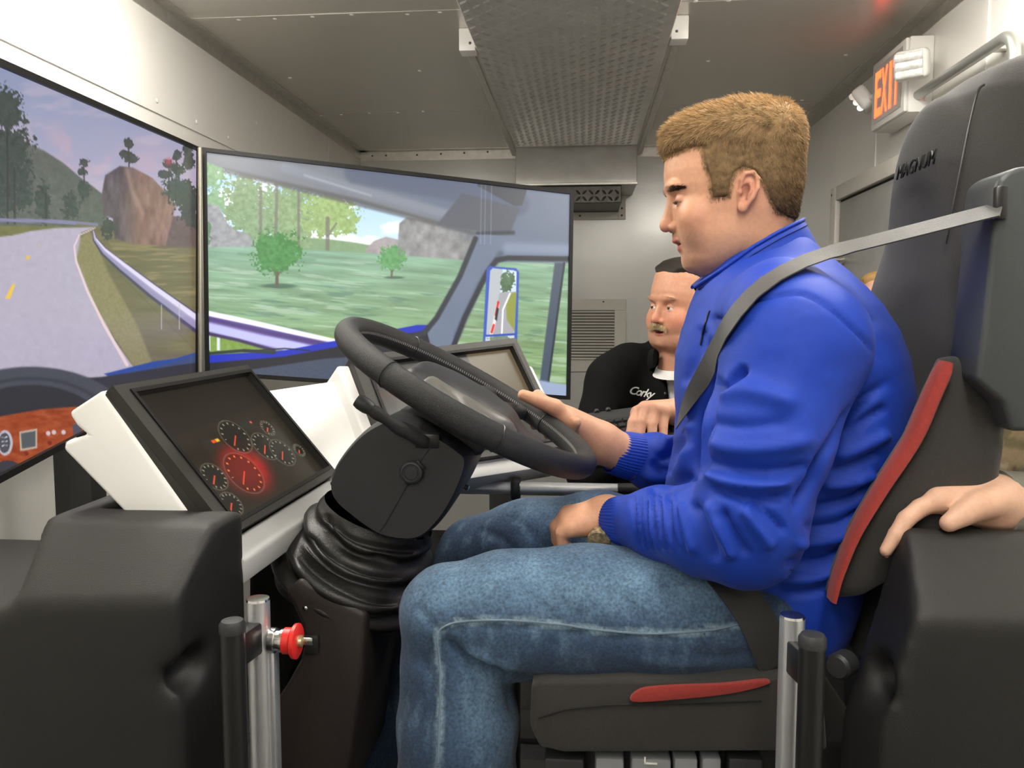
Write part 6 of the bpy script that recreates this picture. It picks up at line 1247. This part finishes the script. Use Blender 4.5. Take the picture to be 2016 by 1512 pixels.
garment('trousers', lambda X: smin(s_chain(X, [V3((tc[0]+.08, tc[1], .46)), V3((tc[0]-.18, tc[1]-.22, .48)), V3((tc[0]-.2, tc[1]-.24, .07))], [.10, .085, .06], .02), s_chain(X, [V3((tc[0]+.15, tc[1]-.05, .46)), V3((tc[0]+.05, tc[1]-.32, .48)), V3((tc[0]+.04, tc[1]-.33, .07))], [.10, .085, .06], .02), .02), (-.2, 1.7, .0), (.8, 2.5, .62), .016, mat('dark_trousers', (.01, .01, .012), .85), pm)
# ---- keyboard
kTL, kTR, kBL = P(1137, 815, 1.88), P(1420, 777, 1.90), P(1186, 905, 1.74); e1 = nrm(kTR-kTL); e2 = nrm((kBL-kTL)-e1*((kBL-kTL)@e1)); kn3 = nrm(np.cross(e1, e2)); kn3 = kn3 if kn3@(CAM-kTL) > 0 else -kn3; KW, KH = np.linalg.norm(kTR-kTL), .155
kb = empty('keyboard', kTL+e1*KW/2+e2*KH); tag(kb, 'black computer keyboard under the hand with a ring', 'keyboard'); m_kb = mat('black_keyboard', (.030, .030, .030), .5, 0, .05, 300, .1, 900); m_key = mat('black_key', (.022, .022, .024), .4)
prism('base', [kTL, kTL+e1*KW, kTL+e1*KW+e2*KH, kTL+e2*KH], -kn3*.018, m_kb, kb, .004)
bm = bmesh.new(); V0 = [bm.verts.new(tuple(c_)) for c_ in [sx*e1*.0083+sy*e2*.0080 for sx, sy in ((-1, -1), (1, -1), (1, 1), (-1, 1))]+[sx*e1*.0064+sy*e2*.0058+kn3*.006 for sx, sy in ((-1, -1), (1, -1), (1, 1), (-1, 1))]]
for f_ in ((4, 5, 6, 7), (0, 1, 5, 4), (1, 2, 6, 5), (2, 3, 7, 6), (3, 0, 4, 7)): bm.faces.new([V0[i] for i in f_])
bmesh.ops.recalc_face_normals(bm, faces=bm.faces); km = bpy.data.meshes.new('key'); bm.to_mesh(km); bm.free(); km.materials.append(m_key)
for j in range(5):
    for i in range(15):
        o = link('key', km, None, kb); o.location = tuple(kTL+e1*(.026+i*.0192+.004*(j % 3))+e2*(.048+j*.0195)+kn3*.0002)
for k in (.045, .072): lathe('hinge_knob', kTL+e1*k*1.0+e2*.001, -e2, [(-.004, .006), (.004, .006), (.005, .003)], m_kb, kb, 12)
tr = empty('keyboard_tray', V3((kTL[0]+.1, kTL[1]-.05, 0))); tag(tr, 'black tray on a post holding the keyboard', 'tray')
prism('tray', [kTL-kn3*.019-e1*.01, kTL+e1*(KW+.01)-kn3*.019, kTL+e1*(KW+.01)+e2*(KH+.01)-kn3*.019, kTL+e2*(KH+.01)-e1*.01-kn3*.019], -kn3*.012, m_blackmetal, tr, .003)
c_ = kTL+e1*KW*.8+e2*KH*.5-kn3*.028; tube('post', [(c_[0], c_[1], .01), tuple(c_)], .02, m_blackmetal, tr, 14); box2('foot', (c_[0]-.12, c_[1]-.12, 0), (c_[0]+.12, c_[1]+.12, .012), m_blackmetal, tr, .003)
# ---- person beside the rear console: hand over its edge, grey sleeve, camouflage jacket
pg = empty('person', (.93, 1.65, 0)); tag(pg, 'person in camouflage with grey sleeve, resting a hand on the rear console', 'person')
SK3 = (.66, .40, .28); yh = .955
zc_ = zt2+.010
kk = [onY(1848, 985, yh), onY(1846, 978, yh+.022), onY(1852, 974, yh+.044), onY(1864, 972, yh+.064)]
fing = [([kk[0], onY(1812, 1000, yh-.004), onY(1784, 1022, yh-.012), onY(1764, 1052, yh-.018), onY(1744, 1084, yh-.022)], [.0115, .0105, .0098, .0086, .007]), ([kk[1], onY(1805, 995, yh+.02), onY(1776, 1020, yh+.016), onY(1758, 1056, yh+.012), onY(1742, 1092, yh+.008)], [.0118, .0106, .0098, .0086, .007]), ([kk[2], onY(1812, 990, yh+.042), onY(1782, 1015, yh+.04), onY(1766, 1050, yh+.036)], [.0115, .0102, .0094, .008]), ([kk[3], onY(1830, 992, yh+.062), onY(1806, 1018, yh+.06)], [.0105, .0092, .008]),
        ([onY(1962, 988, yh-.004), onY(1925, 996, yh-.016), onY(1893, 1014, yh-.026), onY(1868, 1030, yh-.03)], [.019, .0165, .0128, .0100])]
palm = [(onY(1958, 990, yh+.02), k, .026, .0155) for k in kk]+[(onY(2030, 1000, yh+.03), onY(1962, 990, yh+.02), .027, .028), (onY(1958, 995, yh+.008), onY(1900, 1004, yh), .024, .015)]
lo, hi = bounds([p for j, r_ in fing for p in j]+[a_ for a_, *_ in palm]+[b_ for _, b_, *_ in palm], .05); GH = chain_part(hand_sdf(fing, palm, .005), lo, hi, .0026, SK3)
OG = {'skin': SK3, 'h': 5.0}; MG = frame_head((.88, 1.62, 1.58), (-1, -.1, 0), .00072, 10); gV, gQ, gC = make_head(MG, OG, 5.0); gW = to_world(gV, MG); gQ = orient(gW, gQ); gh = hair_mesh(gV, gQ, MG, OG, hairpoly, 6, 2500, lambda L: np.tile([.10, .065, .035], (len(L), 1)), (.2, 1, 0), np.random.RandomState(4), 9)
nkg = to_world(np.array([[1500., 560., 0]]), MG)[0]; gpts = [nkg, V3((.90, 1.50, 1.29)), V3((.76, 1.27, 1.13)), onY(2070, 1012, yh+.06), onY(2030, 1000, yh+.03)]; gcore = chain_part(lambda X: s_chain(X, gpts, [.05, .04, .035, .028, .026], .01), *bounds(gpts, .08), .012, SK3); gb = join_np([(gW, gQ, gC), GH, gcore]); np_mesh('body', *gb[:2], m_skin, pg, True, gb[2]); np_mesh('hair', *gh[:2], m_hair, pg, True, gh[2]); eyes(MG, pg)
m_camo2 = mat('camouflage_cloth', (.3, .25, .15), .85, 0, .08, 120, .3, 500, attr='col')
def camo(V):
    n = fbm(V*np.array([11, 11, 22]), 3); m_ = fbm(V*np.array([16, 16, 9])+9, 3); c = np.tile(np.array([.24, .175, .095]), (len(V), 1)); c[n > .56] = (.40, .33, .22); c[m_ > .58] = (.075, .05, .028); c[(n < .40)] = (.13, .105, .05); return c
garment('camouflage_jacket', lambda X: smin(s_chain(X, [V3((.945, 1.64, .72)), V3((.940, 1.64, 1.0)), V3((.945, 1.64, 1.28)), V3((.955, 1.64, 1.36))], [.135, .140, .12, .07], .02), s_chain(X, [V3((.92, 1.54, 1.31)), V3((.86, 1.44, 1.24))], [.078, .072], .02), .03), (.74, 1.3, .56), (1.095, 1.82, 1.46), .010, m_camo2, pg, (), camo, .01)
sl_ = [V3((.90, 1.50, 1.29)), V3((.76, 1.27, 1.13)), onY(2070, 1012, yh+.06), onY(1952, 996, yh+.030)]
def f_sl(X): d = s_chain(X, sl_, [.066, .058, .050, .042], .015); ax_ = nrm(sl_[3]-sl_[2]); return smax(d, (X-sl_[3])@ax_, .004)
gs_, _ = garment('grey_sleeve', f_sl, (.35, .85, .95), (1.09, 1.6, 1.42), .007, mat('grey_green_twill', (.21, .20, .165), .85, 0, .08, 200, .3, 700), pg)
lathe('sleeve_hem', sl_[3]-nrm(sl_[3]-sl_[2])*.010, nrm(sl_[3]-sl_[2]), [(0, .0435), (.012, .0440), (.0125, .040), (0, .040)], MATS['grey_green_twill'], pg, 24)
garment('trousers', lambda X: np.minimum(s_cone(X, (.94, 1.58, .72), (.92, 1.56, .06), .095, .06), s_cone(X, (.94, 1.72, .72), (.92, 1.74, .06), .095, .06)), (.8, 1.44, 0), (1.06, 1.86, .82), .016, mat('brown_trousers', (.10, .075, .045), .85), pg)
# ---- blond person mostly hidden behind the seat
pbk = empty('person', (.86, 2.75, 0)); tag(pbk, 'blond person mostly hidden behind the seat back, in front of the door', 'person')
OB = {'h': 5.0}; MB_ = frame_head(onY(1726, 604, 2.62), (-.5, -.85, 0), .00066, 10); bV, bQ, bC = make_head(MB_, OB, 5.0); bW = to_world(bV, MB_); bQ = orient(bW, bQ)
bh = hair_mesh(bV, bQ, MB_, OB, [(1300, 250), (1330, 285), (1384, 290), (1400, 390), (1420, 452), (1640, 455), (1640, 160), (1290, 160)], 12, 9000, lambda L: np.tile([.46, .28, .10], (len(L), 1)), (.35, 1, 0), np.random.RandomState(8), 22, .25)
np_mesh('body', bW, bQ, m_skin, pbk, True, bC); np_mesh('hair', *bh[:2], m_hair, pbk, True, bh[2]); eyes(MB_, pbk)
cb = MB_[0]; garment('shirt', lambda X: smin(s_chain(X, [V3((cb[0]-.0, cb[1], .62)), V3((cb[0], cb[1], 1.0)), V3((cb[0], cb[1], 1.10))], [.14, .145, .08], .03), s_chain(X, [V3((cb[0]-.1, cb[1]-.12, 1.07)), V3((cb[0]+.04, cb[1]+.14, 1.07))], [.06, .06], .03), .05), (cb[0]-.3, cb[1]-.35, .45), (min(cb[0]+.24, 1.09), cb[1]+.35, 1.2), .014, mat('dark_tan_shirt', (.16, .12, .07), .85), pbk)
garment('trousers', lambda X: np.minimum(s_cone(X, (cb[0]-.04, cb[1]-.06, .66), (cb[0]-.04, cb[1]-.08, .06), .085, .06), s_cone(X, (cb[0]+.03, cb[1]+.09, .66), (cb[0]+.03, cb[1]+.1, .06), .085, .06)), (cb[0]-.2, cb[1]-.24, 0), (1.08, cb[1]+.3, .8), .016, MATS['dark_trousers'], pbk)
